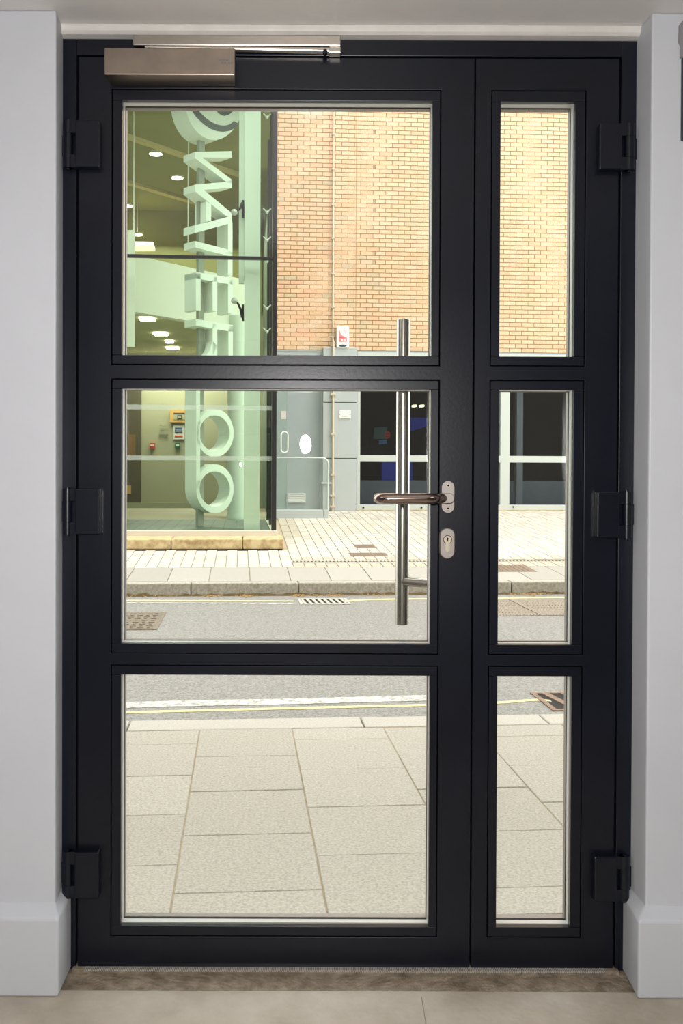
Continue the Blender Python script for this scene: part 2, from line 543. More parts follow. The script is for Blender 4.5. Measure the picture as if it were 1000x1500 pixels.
# grey bracket and dark strip at the right edge of the wall
yb = WY - 0.008
bk = empty('wall_panel', (X(999, WY, 80), WY, Z(205, WY)), 'dark narrow panel with grey shaped bracket high on the wall at far right', 'panel')
x0 = X(994.2, yb, 60)
MB().prism([Vector((x, yb, z)) for x, z in ((X(999, yb, 60), Z(30, yb, 995)), (X(995, yb, 60), Z(36, yb, 995)), (X(994.4, yb, 60), Z(60, yb, 995)), (X(996.6, yb, 60), Z(65, yb, 995)),
      (X(996.6, yb, 60), Z(84, yb, 995)), (X(1012, yb, 60), Z(84, yb, 995)), (X(1012, yb, 60), Z(30, yb, 995)))], (0, 0.0078, 0)).build('bracket', mat('grey_bracket', rgb(140, 138, 140), 0.5), bk, bevel=0.0015)
MB().box(X(998.4, yb, 150), X(1030, yb, 150), yb + 0.003, WY, Z(205, yb, 995), Z(84, yb, 995)).build('panel', mat('dark_slate', rgb(46, 56, 66), 0.5), bk, bevel=0.002)

# ================================================================== THE DOOR
g0 = 0.0024                                     # half a joint
xg1, xg2, xm = X(113), X(903.8), X(692.3)
zt = Z(83)
zb = Z(1420, 0)
# frame of the opening
fr = empty('trim_1', (0, 0.035, 0), 'dark navy steel door frame fixed between the grey walls', 'door frame', kind='structure')
MB().box(FL, xg1 - g0, 0, 0.075, 0.0, FT).build('jamb', M['navy'], fr, bevel=0.0015)
MB().box(xg2 + g0, FR, 0, 0.075, 0.0, FT).build('jamb', M['navy'], fr, bevel=0.0015)
MB().box(xg1 - g0, xg2 + g0, 0, 0.075, zt + g0, FT).build('head', M['navy'], fr, bevel=0.0015)
b = MB().box(xg1 - 0.02, xg1 + 0.004, 0.012, 0.07, 0.012, zt).box(xg2 - 0.004, xg2 + 0.02, 0.012, 0.07, 0.012, zt).box(xg1, xg2, 0.012, 0.07, zt - 0.004, zt + 0.02)
b.build('rebate_seal', M['groove'], fr)
th = MB().box(FL + 0.03, FR - 0.03, -0.012, 0.09, -0.003, 0.006).build('threshold', M['rough_concrete'], fr)
ks = MB()
nk = 300
xa, xb_ = X(126), X(888)
for i in range(nk):
    xx = xa + (xb_ - xa) * i / nk
    dx = (xb_ - xa) / nk
    ks.prism([Vector((xx, -0.0135, 0.001)), Vector((xx + dx * 0.55, -0.0135, 0.001)), Vector((xx + dx * 0.95, -0.0135, 0.0062)), Vector((xx + dx * 0.4, -0.0135, 0.0062))], (0, 0.02, 0))
ks.build('knurled_strip', M['spacer'], fr, kind='stuff')
for sx, u in ((-1, 118), (1, 893)):
    MB().box(X(u - 4), X(u + 4), -0.004, 0.05, 0.0, zb + 0.004).build('floor_pivot', M['dark_metal'], fr, bevel=0.001)

ZR = [Z(v) for v in (1371, 976, 957, 557, 534, 132.5)]      # outer edges of the bead frames, bottom to top
ZI = [Z(v) for v in (1357.5, 989.5, 943.5, 570, 521, 147.5)]  # inner edges
def leaf(name, xs0, xb0, xi0, xi1, xb1, xs1, label):
    root = empty(name, ((xs0 + xs1) / 2, 0.035, zb), label, 'door', kind='structure')
    gg = 0.0022
    xs = [xs0, xb0 - gg, xb1 + gg, xs1]
    zs = [zb, ZR[0] - gg, ZR[1] + gg, ZR[2] - gg, ZR[3] + gg, ZR[4] - gg, ZR[5] + gg, zt - g0]
    gridplate(xs, zs, {(1, 1), (1, 3), (1, 5)}, 0.0, 0.07).build('leaf_frame', M['navy'], root, bevel=0.0012)
    for k, nm in ((0, 'bottom'), (2, 'middle'), (4, 'top')):
        a, bq, c, d = ZR[k], ZI[k], ZI[k + 1], ZR[k + 1]
        for (p, q, r_, s) in ((xb0, xb1, a, bq), (xb0, xb1, c, d)):
            MB().box(p, q, 0.0005, 0.016, r_, s).build('glazing_bead', M['navy'], root, bevel=0.001)
        for (p, q) in ((xb0, xi0), (xi1, xb1)):
            MB().box(p, q, 0.0005, 0.016, bq + 0.0005, c - 0.0005).build('glazing_bead', M['navy'], root, bevel=0.001)
        # dark bottom of the joint around the beads
        gridplate([xb0 - 0.012, xi0 - 0.004, xi1 + 0.004, xb1 + 0.012], [a - 0.012, bq - 0.004, c + 0.004, d + 0.012], {(1, 1)}, 0.016, 0.02).build('bead_seat', M['groove'], root)
        # sealed unit: silver edge spacer, gasket and the pane itself
        gridplate([xi0 - 0.006, xi0 + 0.0002, xi1 - 0.0002, xi1 + 0.006], [bq - 0.006, bq + 0.0002, c - 0.0002, d - (d - c) + 0.006], {(1, 1)}, 0.0205, 0.0385).build('edge_spacer', M['spacer'], root)
        gridplate([xi0 - 0.006, xi0 + 0.0012, xi1 - 0.0012, xi1 + 0.006], [bq - 0.006, bq + 0.0012, c - 0.0012, c + 0.006], {(1, 1)}, 0.0390, 0.0425).build('gasket', M['gasket'], root)
        gridplate([xi0 - 0.01, xi0 - 0.0005, xi1 + 0.0005, xi1 + 0.01], [bq - 0.01, bq - 0.0005, c + 0.0005, c + 0.01], {(1, 1)}, 0.0495, 0.068).build('outer_bead', M['steel_plate'], root)
        MB().box(xi0 - 0.004, xi1 + 0.004, 0.0430, 0.0490, bq - 0.004, c + 0.004).build('pane', M['glass'], root)
    return root
d1 = leaf('door_1', xg1 + g0, X(164), X(177.6), X(630.5), X(641.5), xm - g0 * 0.7, 'wide navy metal door leaf with three panes and steel lever handle')
d2 = leaf('door_2', xm + g0 * 0.7, X(717.5), X(730), X(838.6), X(853.2), xg2 - g0, 'narrow navy metal door leaf with three slim panes on the right')
MB().box(xm - 0.02, xm + 0.001, 0.02, 0.07, zb + 0.002, zt - 0.006).build('meeting_seal', M['groove'], d2)

# hinges: three per leaf
def hinge(root, vt, vb, side):
    s = -1 if side == 'l' else 1
    if side == 'l':
        p0, p1, pb = X(109.8, -0.02), X(145.8, -0.02), X(98.2, -0.018)
    else:
        p0, p1, pb = X(873.5, -0.02), X(907, -0.02), X(918.5, -0.018)
    h = empty('hinge', ((p0 + p1) / 2, 0, Z(vb, -0.02)), parent=None)
    h.location = Vector(((p0 + p1) / 2, 0, Z(vb, -0.02))) - root.location
    h.parent = root
    z0, z1 = Z(vb, -0.02), Z(vt, -0.02)
    MB().box(p0, p1, -0.024, -0.0002, z0, z1).build('hinge_plate', M['navy'], h, bevel=0.003)
    hh = z1 - z0
    rr = 0.0115
    for i, (a, bq) in enumerate(((0, 0.27), (0.275, 0.725), (0.73, 1.0))):
        k = MB().tube([(pb, -0.014, z0 + hh * a), (pb, -0.014, z0 + hh * bq)], rr, 24)
        if i != 1:
            q0, q1 = (pb, p0 + 0.002) if side == 'l' else (p1 - 0.002, pb)
            k.box(q0, q1, -0.022, -0.001, z0 + hh * a, z0 + hh * bq)
        else:
            e0, e1 = (FL + 0.001, pb) if side == 'l' else (pb, FR - 0.001)
            k.box(e0, e1, -0.006, -0.0005, z0 + hh * a, z0 + hh * bq)
        k.build('knuckle', M['navy'], h, smooth=True)
    MB().tube([(pb, -0.014, z0 - 0.004), (pb, -0.014, z1 + 0.003)], 0.005, 12).build('hinge_pin', M['navy'], h, smooth=True)
for vt, vb in ((177.5, 246.5), (717, 784), (1249, 1317)):
    hinge(d1, vt, vb, 'l')
for vt, vb in ((179, 247), (718.5, 786), (1253, 1319)):
    hinge(d2, vt, vb, 'r')

# door closer: boxed body on the leaf, arm, slide rail on the frame
yc = -0.058
cl = empty('door_closer', (0, 0, 0), 'brushed steel door closer box with arm')
cl.location = Vector((X(248, yc), 0, Z(110, yc))) - d1.location
cl.parent = d1
xa, xb_ = X(152.3, yc, 90), X(344.3, yc, 90)
za, zc = Z(111, yc, 250), Z(70, yc, 250)
b = MB()
sl = 0.004
b.quadbox([(xa, yc, za + 0.002), (xb_, yc, za + 0.002), (xb_ - sl, -0.0005, za), (xa + sl, -0.0005, za),
           (xa, yc, zc), (xb_, yc, zc), (xb_ - sl, -0.0005, zc), (xa + sl, -0.0005, zc)])
b.build('closer_body', M['steel_warm'], cl, bevel=0.0022)
tx = MB()
random.seed(3)
for row, (u0, u1) in enumerate(((320, 335), (324, 341))):
    u = u0
    while u < u1:
        wd = random.uniform(0.8, 1.6)
        v0 = 86.6 + row * 4.2
        tx.box(X(u, yc, 90), X(u + wd, yc, 90), yc - 0.0004, yc + 0.001, Z(v0 + 2.8, yc, 330), Z(v0, yc, 330))
        u += wd + 0.7
tx.build('printed_mark', mat('pale_ink', rgb(120, 112, 112), 0.6), cl)
yr = -0.03
MB().tube([(X(216, -0.018, 70), -0.018, zc - 0.004), (X(216, -0.018, 70), -0.018, Z(66, -0.018, 216))], 0.008, 16).build('spindle', M['dark_metal'], cl, smooth=True)
pa, pb_ = Vector((X(212, -0.018, 69), -0.018, Z(69.6, -0.018, 212))), Vector((X(486, -0.018, 72), -0.018, Z(73.5, -0.018, 486)))
dz = Vector((0, 0, 0.0065))
b = MB().quadbox([pa + Vector((0, -0.009, 0)) - dz * .6, pb_ + Vector((0, -0.009, 0)) - dz, pb_ + Vector((0, 0.009, 0)) - dz, pa + Vector((0, 0.009, 0)) - dz * .6,
                  pa + Vector((0, -0.009, 0)) + dz * .3, pb_ + Vector((0, -0.009, 0)) + dz * .5, pb_ + Vector((0, 0.009, 0)) + dz * .5, pa + Vector((0, 0.009, 0)) + dz * .3])
b.build('closer_arm', M['steel'], cl, bevel=0.002)
MB().tube([(X(476, -0.029, 74), -0.0285, Z(75, -0.029, 476)), (X(476, -0.029, 74), -0.02, Z(75, -0.029, 476))], 0.0055, 14).build('arm_screw', M['dark_metal'], cl, smooth=True)
sr = empty('slide_rail', (0, 0, 0), 'steel slide rail of the door closer')
sr.location = Vector((X(346, yr), 0, Z(66, yr))) - fr.location
sr.parent = fr
x0, x1 = X(194.5, yr, 60), X(499, yr, 60)
z0, z1 = Z(66.8, yr, 346), Z(51.2, yr, 346)
MB().box(x0, x1, yr, -0.0005, z0, z1).build('rail', M['steel'], sr, bevel=0.0018)
MB().box(X(482, yr, 70), X(499, yr, 70), yr + 0.002, -0.0005, Z(76, yr, 490), z0 - 0.0004).build('rail_end_stop', M['steel'], sr, bevel=0.0012)
MB().box(x0 + 0.03, x1 - 0.03, yr + 0.009, yr + 0.021, z0 - 0.0012, z0 + 0.001).build('rail_slot', M['groove'], sr)

# lever handle and lock
lv = empty('lever_handle', (0, 0, 0), 'satin steel lever handle on an oval plate')
cxr, czr = X(656, -0.006, 728), Z(728, -0.006, 656)
lv.location = Vector((cxr, 0, czr)) - d1.location
lv.parent = d1
pw_, ph_ = X(666, -0.006, 728) - X(646, -0.006, 728), Z(704, -0.006, 656) - Z(752, -0.006, 656)
MB().prism(stadium(cxr, czr, pw_, ph_, -0.007), (0, 0.0068, 0)).build('rose', M['steel_plate'], lv, bevel=0.0015, smooth=True)
for v in (711, 745):
    zz = Z(v, -0.008, 656)
    MB().ring(disc(cxr, zz, 0.0047, -0.0082), disc(cxr, zz, 0.0024, -0.0082), (0, 0.002, 0)).build('screw', M['steel'], lv, smooth=True)
    MB().prism(disc(cxr, zz, 0.0024, -0.0072, 6), (0, 0.001, 0)).build('screw_socket', M['groove'], lv)
zl = Z(730.5, -0.06, 600)
# neck block with a rounded right end
nx0, nx1 = X(648, -0.03, 730), X(665.5, -0.03, 730)
MB().prism([(p[0], -0.030, p[2]) for p in [(nx0, 0, zl + 0.0115)] + [(nx1 - 0.011 + 0.011 * math.cos(PI / 2 - PI * i / 12), 0, zl + 0.0115 * math.sin(PI / 2 - PI * i / 12)) for i in range(13)] + [(nx0, 0, zl - 0.0115)]], (0, 0.0228, 0)).build('neck', M['steel_plate'], lv, bevel=0.001, smooth=True)
xr_, xl_ = X(648, -0.06, 730), X(548, -0.06, 730)
rt = 0.0122
path = [(nx0 + 0.006, -0.018, zl)]
rb = 0.026
yl = -0.062
for i in range(9):
    th = PI / 2 * i / 8
    path.append((xr_ - 0.012 - rb + rb * math.cos(th) , yl + rb - rb * math.sin(th), zl))
rl = 0.020
for i in range(9):
    th = PI / 2 * i / 8
    path.append((xl_ + rt + rl - rl * math.sin(th), yl + rl - rl * math.cos(th), zl))
path.append((xl_ + rt, yl + rl + 0.012, zl))
MB().tube(path, rt, 24).build('lever', M['steel_lever'], lv, smooth=True)

es = empty('lock_escutcheon', (0, 0, 0), 'oval steel lock plate with key cylinder')
cxe, cze = X(655, -0.008, 796), Z(796, -0.008, 655)
es.location = Vector((cxe, 0, cze)) - d1.location
es.parent = d1
pw2, ph2 = X(667, -0.01, 796) - X(643.3, -0.01, 796), Z(773, -0.01, 655) - Z(819.5, -0.01, 655)
MB().prism(stadium(cxe, cze, pw2, ph2, -0.011), (0, 0.0108, 0)).build('escutcheon_plate', M['steel_plate'], es, bevel=0.003, smooth=True)
zk = Z(790.5, -0.012, 655)
MB().ring(disc(cxe, zk, 0.0103, -0.0122), disc(cxe, zk, 0.0090, -0.0122), (0, 0.003, 0)).build('cylinder_ring', M['dark_metal'], es, smooth=True)
MB().prism(disc(cxe, zk, 0.0088, -0.0130, 24), (0, 0.004, 0)).build('lock_cylinder', M['brass'], es, smooth=True)
MB().prism(stadium(cxe, Z(801, -0.012, 655), 0.0098, 0.022, -0.0126), (0, 0.003, 0)).build('cylinder_body', M['brass'], es, smooth=True)
MB().prism([(cxe - 0.0012, -0.0133, zk - 0.004), (cxe - 0.0012, -0.0133, zk + 0.001), (cxe - 0.0022, -0.0133, zk + 0.003), (cxe, -0.0133, zk + 0.0055), (cxe + 0.0022, -0.0133, zk + 0.003), (cxe + 0.0012, -0.0133, zk + 0.001), (cxe + 0.0012, -0.0133, zk - 0.004)], (0, 0.001, 0)).build('keyhole', M['groove'], es)

# pull bar outside
yp = 0.145
pu = empty('pull_handle', (0, 0, 0), 'long upright steel pull bar outside the glass')
xp = X(589.6, yp, 690)
zp0, zp1 = Z(915, yp, 588), Z(468, yp, 591)
pu.location = Vector((xp, yp, zp0)) - d1.location
pu.parent = d1
MB().tube([(xp, yp, zp0), (xp, yp, zp0 + 0.002), (xp, yp, zp1 - 0.002), (xp, yp, zp1)], [0.0145, 0.0165, 0.0165, 0.0145], 28).build('pull_bar', M['steel_bar'], pu, smooth=True)
for zz in (Z(851, yp, 600), Z(532, yp, 600)):
    MB().tube([(xp - 0.004, yp, zz), (X(650, 0.08, 850), 0.0705, zz)], 0.0125, 20).build('pull_stem', M['steel'], pu, smooth=True)

# ================================================================== OUR OWN FACADE
b = MB()
b.box(-16, FL - 0.002, 0.076, 0.28, -0.12, 9.5)
o = b.build('wall_front', M['facade'], kind='structure')
tag(o, 'outer wall of this building left of the doorway, seen only from outside', 'wall')
o = MB().box(FR + 0.002, 18, 0.076, 0.28, -0.12, 9.5).build('wall_outside', M['facade'], kind='structure')
tag(o, 'outer wall of this building right of the doorway, seen only from outside', 'wall')
o = MB().box(FL - 0.002, FR + 0.002, 0.076, 0.28, FT + 0.005, 9.5).build('wall_lintel', M['facade'], kind='structure')
tag(o, 'outer wall of this building over the doorway', 'wall')

# ================================================================== THE STREET
ROADZ = -0.10
KB, KF = 4.243, 4.42                            # back and front of the near kerb
pav = MB(W).box(-4.2, 4.5, 2.3, KB, -0.30, -0.004).build('pavement_bed', M['joint'])
pav.name = 'near_pavement'
tag(pav, 'square stone flag pavement just outside the door', 'pavement', kind='structure')
meshes = [boxmesh('slab', 0.4055, 0.4065, 0.05, m, 0.002) for m in SL]
SW = 0.410
cols = {}
s0 = -0.183 - SW
random.seed(11)
phase = {0: 2.795, 1: 2.605, 2: 2.83, 3: 2.99, 4: 3.24}
for c in range(-8, 11):
    ph = phase.get(c, 2.6 + random.random() * 0.4)
    cs = s0 + SW * (c + 0.5)
    k = -3
    while True:
        n0 = ph + SW * k
        n1 = n0 + SW
        k += 1
        if n0 < 2.42: n0 = 2.42
        if n1 > KB - 0.006: n1 = KB - 0.006
        if n1 - n0 < 0.03:
            if n0 > 4.0: break
            continue
        if n0 > KB - 0.05: break
        full = abs(n1 - n0 - SW) < 0.001
        zj = random.uniform(-0.0015, 0.0015)
        if full:
            p = piece('slab', random.choice(meshes), pav, W(cs, (n0 + n1) / 2, zj), A)
        else:
            p = piece('slab', boxmesh('slab', 0.4055, n1 - n0 - 0.004, 0.05, random.choice(SL), 0.002), pav, W(cs, (n0 + n1) / 2, zj), A)
        if n1 >= KB - 0.01: break
kb = empty('near_kerb', W(0, KB, -0.1), 'pale flush kerb stones along the edge of the near pavement', 'kerb', kind='structure')
kj = sorted([-0.74 + 0.0, 0.97, 1.88, 2.8, -1.65, -2.56, -3.5, 3.7])
jA = G(188.8, 1060)[0]; jB = G(532, 1060)[0]; jC = G(793, 1050)[0]
ks_ = [jA - 1.8, jA - 0.9, jA, jB, jC, jC + 0.9, jC + 1.8]
for i in range(len(ks_) - 1):
    MB(W).box(ks_[i] + 0.003, ks_[i + 1] - 0.003, KB + 0.002, KF, -0.25, 0.0).build('kerb_stone', M['kerb_pale'], kb, bevel=0.008)

rd = MB(W).box(-9, 12, KF - 0.01, 9.48, -0.35, ROADZ).build('road', M['asphalt'], kind='structure')
tag(rd, 'grey asphalt road between the two pavements', 'road')
def strip(pts_uv, z, hgt, m, name, parent):
    pts = [hit(u, v, Vector((0, 0, z)), Vector((0, 0, 1))) for u, v in pts_uv]
    return MB().prism(pts, (0, 0, hgt)).build(name, m, parent)
RZ = ROADZ
# near yellow line, bending to the gully at the right; white line beside it
def uvn(u, v, z=RZ):
    return G(u, v, z)
def ribbon(cl_, wd, m, name, parent, z=RZ + 0.0005, f=W):
    b = MB()
    for i in range(len(cl_) - 1):
        (a, c), (d, e) = cl_[i], cl_[i + 1]
        h_ = wd / 2
        b.quadbox([f(a, c - h_, z), f(d, e - h_, z), f(d, e + h_, z), f(a, c + h_, z), f(a, c - h_, z + .0025), f(d, e - h_, z + .0025), f(d, e + h_, z + .0025), f(a, c + h_, z + .0025)])
    return b.build(name, m, parent)
yl_pts = [uvn(*p) for p in ((-700, 1066), (60, 1046.6), (180, 1044.2), (300, 1041.2), (420, 1038.2), (540, 1035.3), (640, 1033), (700, 1031.4), (742, 1029.2), (770, 1026.6), (790, 1025.6), (806, 1027))]
ribbon(yl_pts, 0.042, M['yellow'], 'yellow_line', rd)
wl = [uvn(*p) for p in ((-700, 1053), (60, 1036), (183, 1033.4), (300, 1030.2), (420, 1028.2), (540, 1025), (640, 1022.5), (670, 1022))]
ribbon(wl, 0.125, M['white_line'], 'white_line', rd)
for v0 in (879.8, 883.6):
    pts = [uvn(*p) for p in ((-400, v0 - 1.6), (20, v0 - .3), (180, v0), (300, v0 + .4), (430, v0 + 1.0))]
    ribbon(pts, 0.06, M['white_line' if v0 > 881 else 'yellow'], 'yellow_line', rd)
pts = [uvn(*p) for p in ((508, 880.5), (540, 878.6), (600, 877.6), (700, 876.6), (840, 875.2), (960, 874.2))]
ribbon(pts, 0.075, M['yellow'], 'yellow_line', rd)

# gratings in the road
def grating(name, s0, s1, n0, n1, z, bars, slant, label, m, f=W):
    g = empty(name, f((s0 + s1) / 2, (n0 + n1) / 2, z), label, 'drain')
    MB(f).box(s0, s1, n0, n1, z - 0.004, z + 0.0008).build('drain_pit', M['hole'], g)
    gridplate_s(f, s0, s1, n0, n1, z, m, g)
    wb = (s1 - s0) / (2 * bars + 1)
    for i in range(bars + 1):
        a = s0 + wb * (2 * i)
        MB().quadbox([f(a + slant, n0, z + .0009), f(a + wb + slant, n0, z + .0009), f(a + wb - slant, n1, z + .0009), f(a - slant, n1, z + .0009),
                      f(a + slant, n0, z + .006), f(a + wb + slant, n0, z + .006), f(a + wb - slant, n1, z + .006), f(a - slant, n1, z + .006)]).build('grate_bar', m, g)
    return g
def gridplate_s(f, s0, s1, n0, n1, z, m, g, wd=0.03):
    b = MB(f)
    b.box(s0 - wd, s1 + wd, n0 - wd, n0, z + 0.0009, z + 0.006).box(s0 - wd, s1 + wd, n1, n1 + wd, z + 0.0009, z + 0.006)
    b.box(s0 - wd, s0, n0, n1, z + 0.0009, z + 0.006).box(s1, s1 + wd, n0, n1, z + 0.0009, z + 0.006)
    b.build('grate_frame', m, g)
sA, nA = G(444, 885.5, RZ); sB, nB = G(503, 877.6, RZ)
grating('gully_grate', sA, sB, nA, nB, RZ, 7, 0.012, 'pale iron gully grating in the gutter against the far kerb', M['kerb_pale'])
sA, nA = G(815, 1040, RZ); sB, nB = G(803, 1017, RZ)
g2 = empty('gully_grate', W(sA + 0.2, (nA + nB) / 2, RZ), 'iron gully grating in the near gutter, with thick slanting bars', 'drain')
MB(W).box(sA, sA + 0.45, nA, nB, RZ - 0.004, RZ + 0.0008).build('drain_pit', M['hole'], g2)
gridplate_s(W, sA, sA + 0.45, nA, nB, RZ, M['rust'], g2, 0.028)
for i in range(4):
    a = sA + 0.035 + i * 0.105
    MB().quadbox([W(a + .05, nA, RZ + .0009), W(a + .09, nA, RZ + .0009), W(a + .04, nB, RZ + .0009), W(a, nB, RZ + .0009),
                  W(a + .05, nA, RZ + .006), W(a + .09, nA, RZ + .006), W(a + .04, nB, RZ + .006), W(a, nB, RZ + .006)]).build('grate_bar', M['rust'], g2)

# inspection covers in the road
sA, nA = G(246, 897, RZ); sB, nB = G(230, 923, RZ)
cv = empty('manhole_cover', W(sA - 0.4, (nA + nB) / 2, RZ), 'worn iron road cover with raised pattern, nearest the left edge of the panes', 'cover')
MB(W).box(sB - 0.95, sB + 0.0, nB, nA, RZ, RZ + 0.006).build('cover_frame', M['iron'], cv, bevel=0.002)
MB(W).box(sB - 0.91, sB - 0.03, nB + 0.03, nA - 0.03, RZ + 0.004, RZ + 0.008).build('cover_plate', M['iron'], cv)
random.seed(5)
st = MB(W)
for i in range(13):
    for j in range(9):
        a = sB - 0.89 + i * 0.066; c = nB + 0.05 + j * (nA - nB - 0.1) / 9
        if (i + j) % 2: st.box(a, a + 0.05, c, c + 0.022, RZ + 0.008, RZ + 0.0125)
        else: st.box(a + .012, a + .034, c, c + 0.05, RZ + 0.008, RZ + 0.0125)
st.build('raised_stud', M['iron'], cv, kind='stuff')
sA, nA = G(700, 903, RZ); sB, nB = G(860, 878, RZ)
cv = empty('chamber_cover', W((sA + sB) / 2, (nA + nB) / 2, RZ), 'long brownish chequered iron cover in the road by the far kerb', 'cover')
midS = (sA + sB) / 2 - 0.12
for a, c in ((sA, midS - .006), (midS + .006, sB)):
    p = MB(W).box(a, c, nA, nB, RZ, RZ + 0.006).build('cover_plate', M['rust_grey'], cv, bevel=0.002)
st = MB()
nx = 44
for i in range(nx):
    for j in range(7):
        a = sA + 0.02 + (sB - sA - 0.05) * i / nx; c = nA + 0.02 + (nB - nA - 0.04) * j / 7
        if abs(a - midS) < 0.03: continue
        d = 0.017
        st.quadbox([W(a, c, RZ + .006), W(a + .008, c, RZ + .006), W(a + .008 + d, c + .05, RZ + .006), W(a + d, c + .05, RZ + .006),
                    W(a, c, RZ + .009), W(a + .008, c, RZ + .009), W(a + .008 + d, c + .05, RZ + .009), W(a + d, c + .05, RZ + .009)])
st.build('raised_tread', M['iron'], cv, kind='stuff')

# far kerb
NK = 9.47
fk = empty('far_kerb', W(0, NK, RZ), 'rough granite kerb along the far side of the road', 'kerb', kind='structure')
j1 = S_(279.5, 860, NK)[0]; j2 = S_(437, 860, NK)[0]; j3 = S_(749, 860, NK)[0]
js = [j1 - 5.4, j1 - 4.32, j1 - 3.24, j1 - 2.16, j1 - 1.08, j1, j2, j2 + (j3 - j2) / 2, j3, j3 + 1.1, j3 + 2.2, j3 + 3.3]
for i in range(len(js) - 1):
    MB(W).box(js[i] + .004, js[i + 1] - .004, NK, NK + 0.149, -0.3, Z0).build('kerb_stone', M['kerb_granite'], fk, bevel=0.012)
dk = MB()
random.seed(31)
q_ = js[0]
hts = [random.uniform(.012, .034) for _ in range(600)]
i_ = 0
while q_ < js[-1]:
    a0, a1 = hts[i_], hts[i_ + 1]
    k_ = len(dk.v)
    dk.v += [W(q_, NK - .012, RZ), W(q_ + .05, NK - .012, RZ), W(q_ + .05, NK - .001, RZ + a1), W(q_, NK - .001, RZ + a0)]
    dk.f.append([k_, k_ + 1, k_ + 2, k_ + 3])
    q_ += .05; i_ += 1
dk.build('kerb_grime', mat('brown_grime', rgb(112, 92, 60), .95, var=.4, scale=30), fk, kind='stuff')
# leaves and straw blown against the kerb
lf = MB()
random.seed(21)
for (u0, u1, cnt) in ((295, 325, 40), (342, 375, 50), (425, 450, 60), (450, 510, 60), (745, 800, 90), (190, 280, 25), (520, 580, 25)):
    for i in range(cnt):
        u = random.gauss((u0 + u1) / 2, (u1 - u0) / 4)
        s_, _ = S_(u, 873, NK)
        n_ = NK - abs(random.gauss(0.0, 0.06)) - 0.015
        a = random.random() * PI
        l_, w_ = random.uniform(.015, .04), random.uniform(.006, .014)
        c_, d_ = math.cos(a), math.sin(a)
        z_ = RZ + random.uniform(.001, .012)
        lf.prism([W(s_ + c_ * l_ / 2 * p - d_ * w_ / 2 * q, n_ + d_ * l_ / 2 * p + c_ * w_ / 2 * q, z_ + .006 * (p > 0)) for p, q in ((-1, 0), (0, -1), (1, 0), (0, 1))], (0, 0, 0.002))
lo = lf.build('leaf_litter', M['leaf'], kind='stuff')
tag(lo, 'dry straw coloured leaf litter along the foot of the far kerb', 'leaves')

# far pavement: slabs, then blocks, rising to the buildings
NS = 10.48                                      # back of the slabs
fp = MB(WF).box(-7.0, 7.6, 9.615, 17.0, -0.3, -0.012).build('far_pavement', M['pjoint'])
tag(fp, 'pale paved forecourt across the road, slabs by the kerb then small blocks', 'pavement', kind='structure')
RX = math.atan(SLOPE)
sj = S_(307.5, 840, 10.05)[0]
SP = 0.415 * 1.0
fm = [boxmesh('paving_slab', SP - 0.008, (NS - 9.625) - 0.008, 0.04, m, 0.003) for m in FS]
random.seed(2)
for i in range(-16, 18):
    cs = sj + SP * (i + 0.5)
    if cs > 7.3 or cs < -6.8: continue
    piece('paving_slab', random.choice(fm), fp, WF(cs, (9.625 + NS) / 2, random.uniform(-.001, .001)), A, RX)
BW, BL = 0.125, 0.25
sL = S_(418, 812, 11.3)[0]                      # where the block field widens behind the ledge
blocks = []
def inpane(u, v):
    return (181 < u < 629 and 570 < v < 943) or (731 < u < 837 and 570 < v < 943)
def project(p):
    q = RCAM.transposed() @ (p - CAM)
    return 500 - SHX + q.x / -q.z * F, 750 + SHY - q.y / -q.z * F
ND = GF(600, 822)[1]
random.seed(9)
row0 = NS + 0.004
nn = row0
for c in range(int((7.2 + 6.8) / BW)):
    s_ = -6.8 + BW * (c + 0.5)
    off = (c % 2) * BL / 2
    n_ = row0 - off
    while n_ < 16.6:
        a, d = max(n_, row0), n_ + BL
        n_ += BL
        if d - a < 0.05: continue
        mid = (a + d) / 2
        if s_ < sL and mid > 11.84: continue
        if s_ > sL:
            if a < ND + 0.10 and d > ND - 0.07:          # room for the channel and its border
                if a < ND - 0.09: d = ND - 0.07
                elif d > ND + 0.12: a = ND + 0.10
                else: continue
        if d - a < 0.03: continue
        blocks.append((s_, a, d))
vis, rest = [], []
for (s_, a, d) in blocks:
    u, v = project(WF(s_, (a + d) / 2, 0))
    (vis if inpane(u, v) else rest).append((s_, a, d))
vis.sort(key=lambda t: t[1])
rest = vis[300:] + rest
bm_cache = {}
for (s_, a, d) in vis[:300]:
    key = (round(d - a, 3), random.randrange(len(PB)) if not (s_ > sL and a < ND + 0.2) else -1)
    if key not in bm_cache:
        bm_cache[key] = boxmesh('paving_block', BW - 0.008, key[0] - 0.008, 0.04, PG if key[1] < 0 else PB[key[1]], 0.002)
    piece('paving_block', bm_cache[key], fp, WF(s_, (a + d) / 2, random.uniform(-.0012, .0012)), A, RX)
rb_ = MB(WF)
for (s_, a, d) in rest:
    zz = random.uniform(-.0012, .0012)
    rb_.box(s_ - BW / 2 + .004, s_ + BW / 2 - .004, a + .004, d - .004, -0.04, zz)
    grey = (s_ > sL and a < ND + 0.2) or (sL < s_ < sL + 0.26)
    rb_.mi += [4 if grey else random.randrange(4)] * 6
rb_.build('paving_block_field', PB + [PG], fp, kind='stuff')
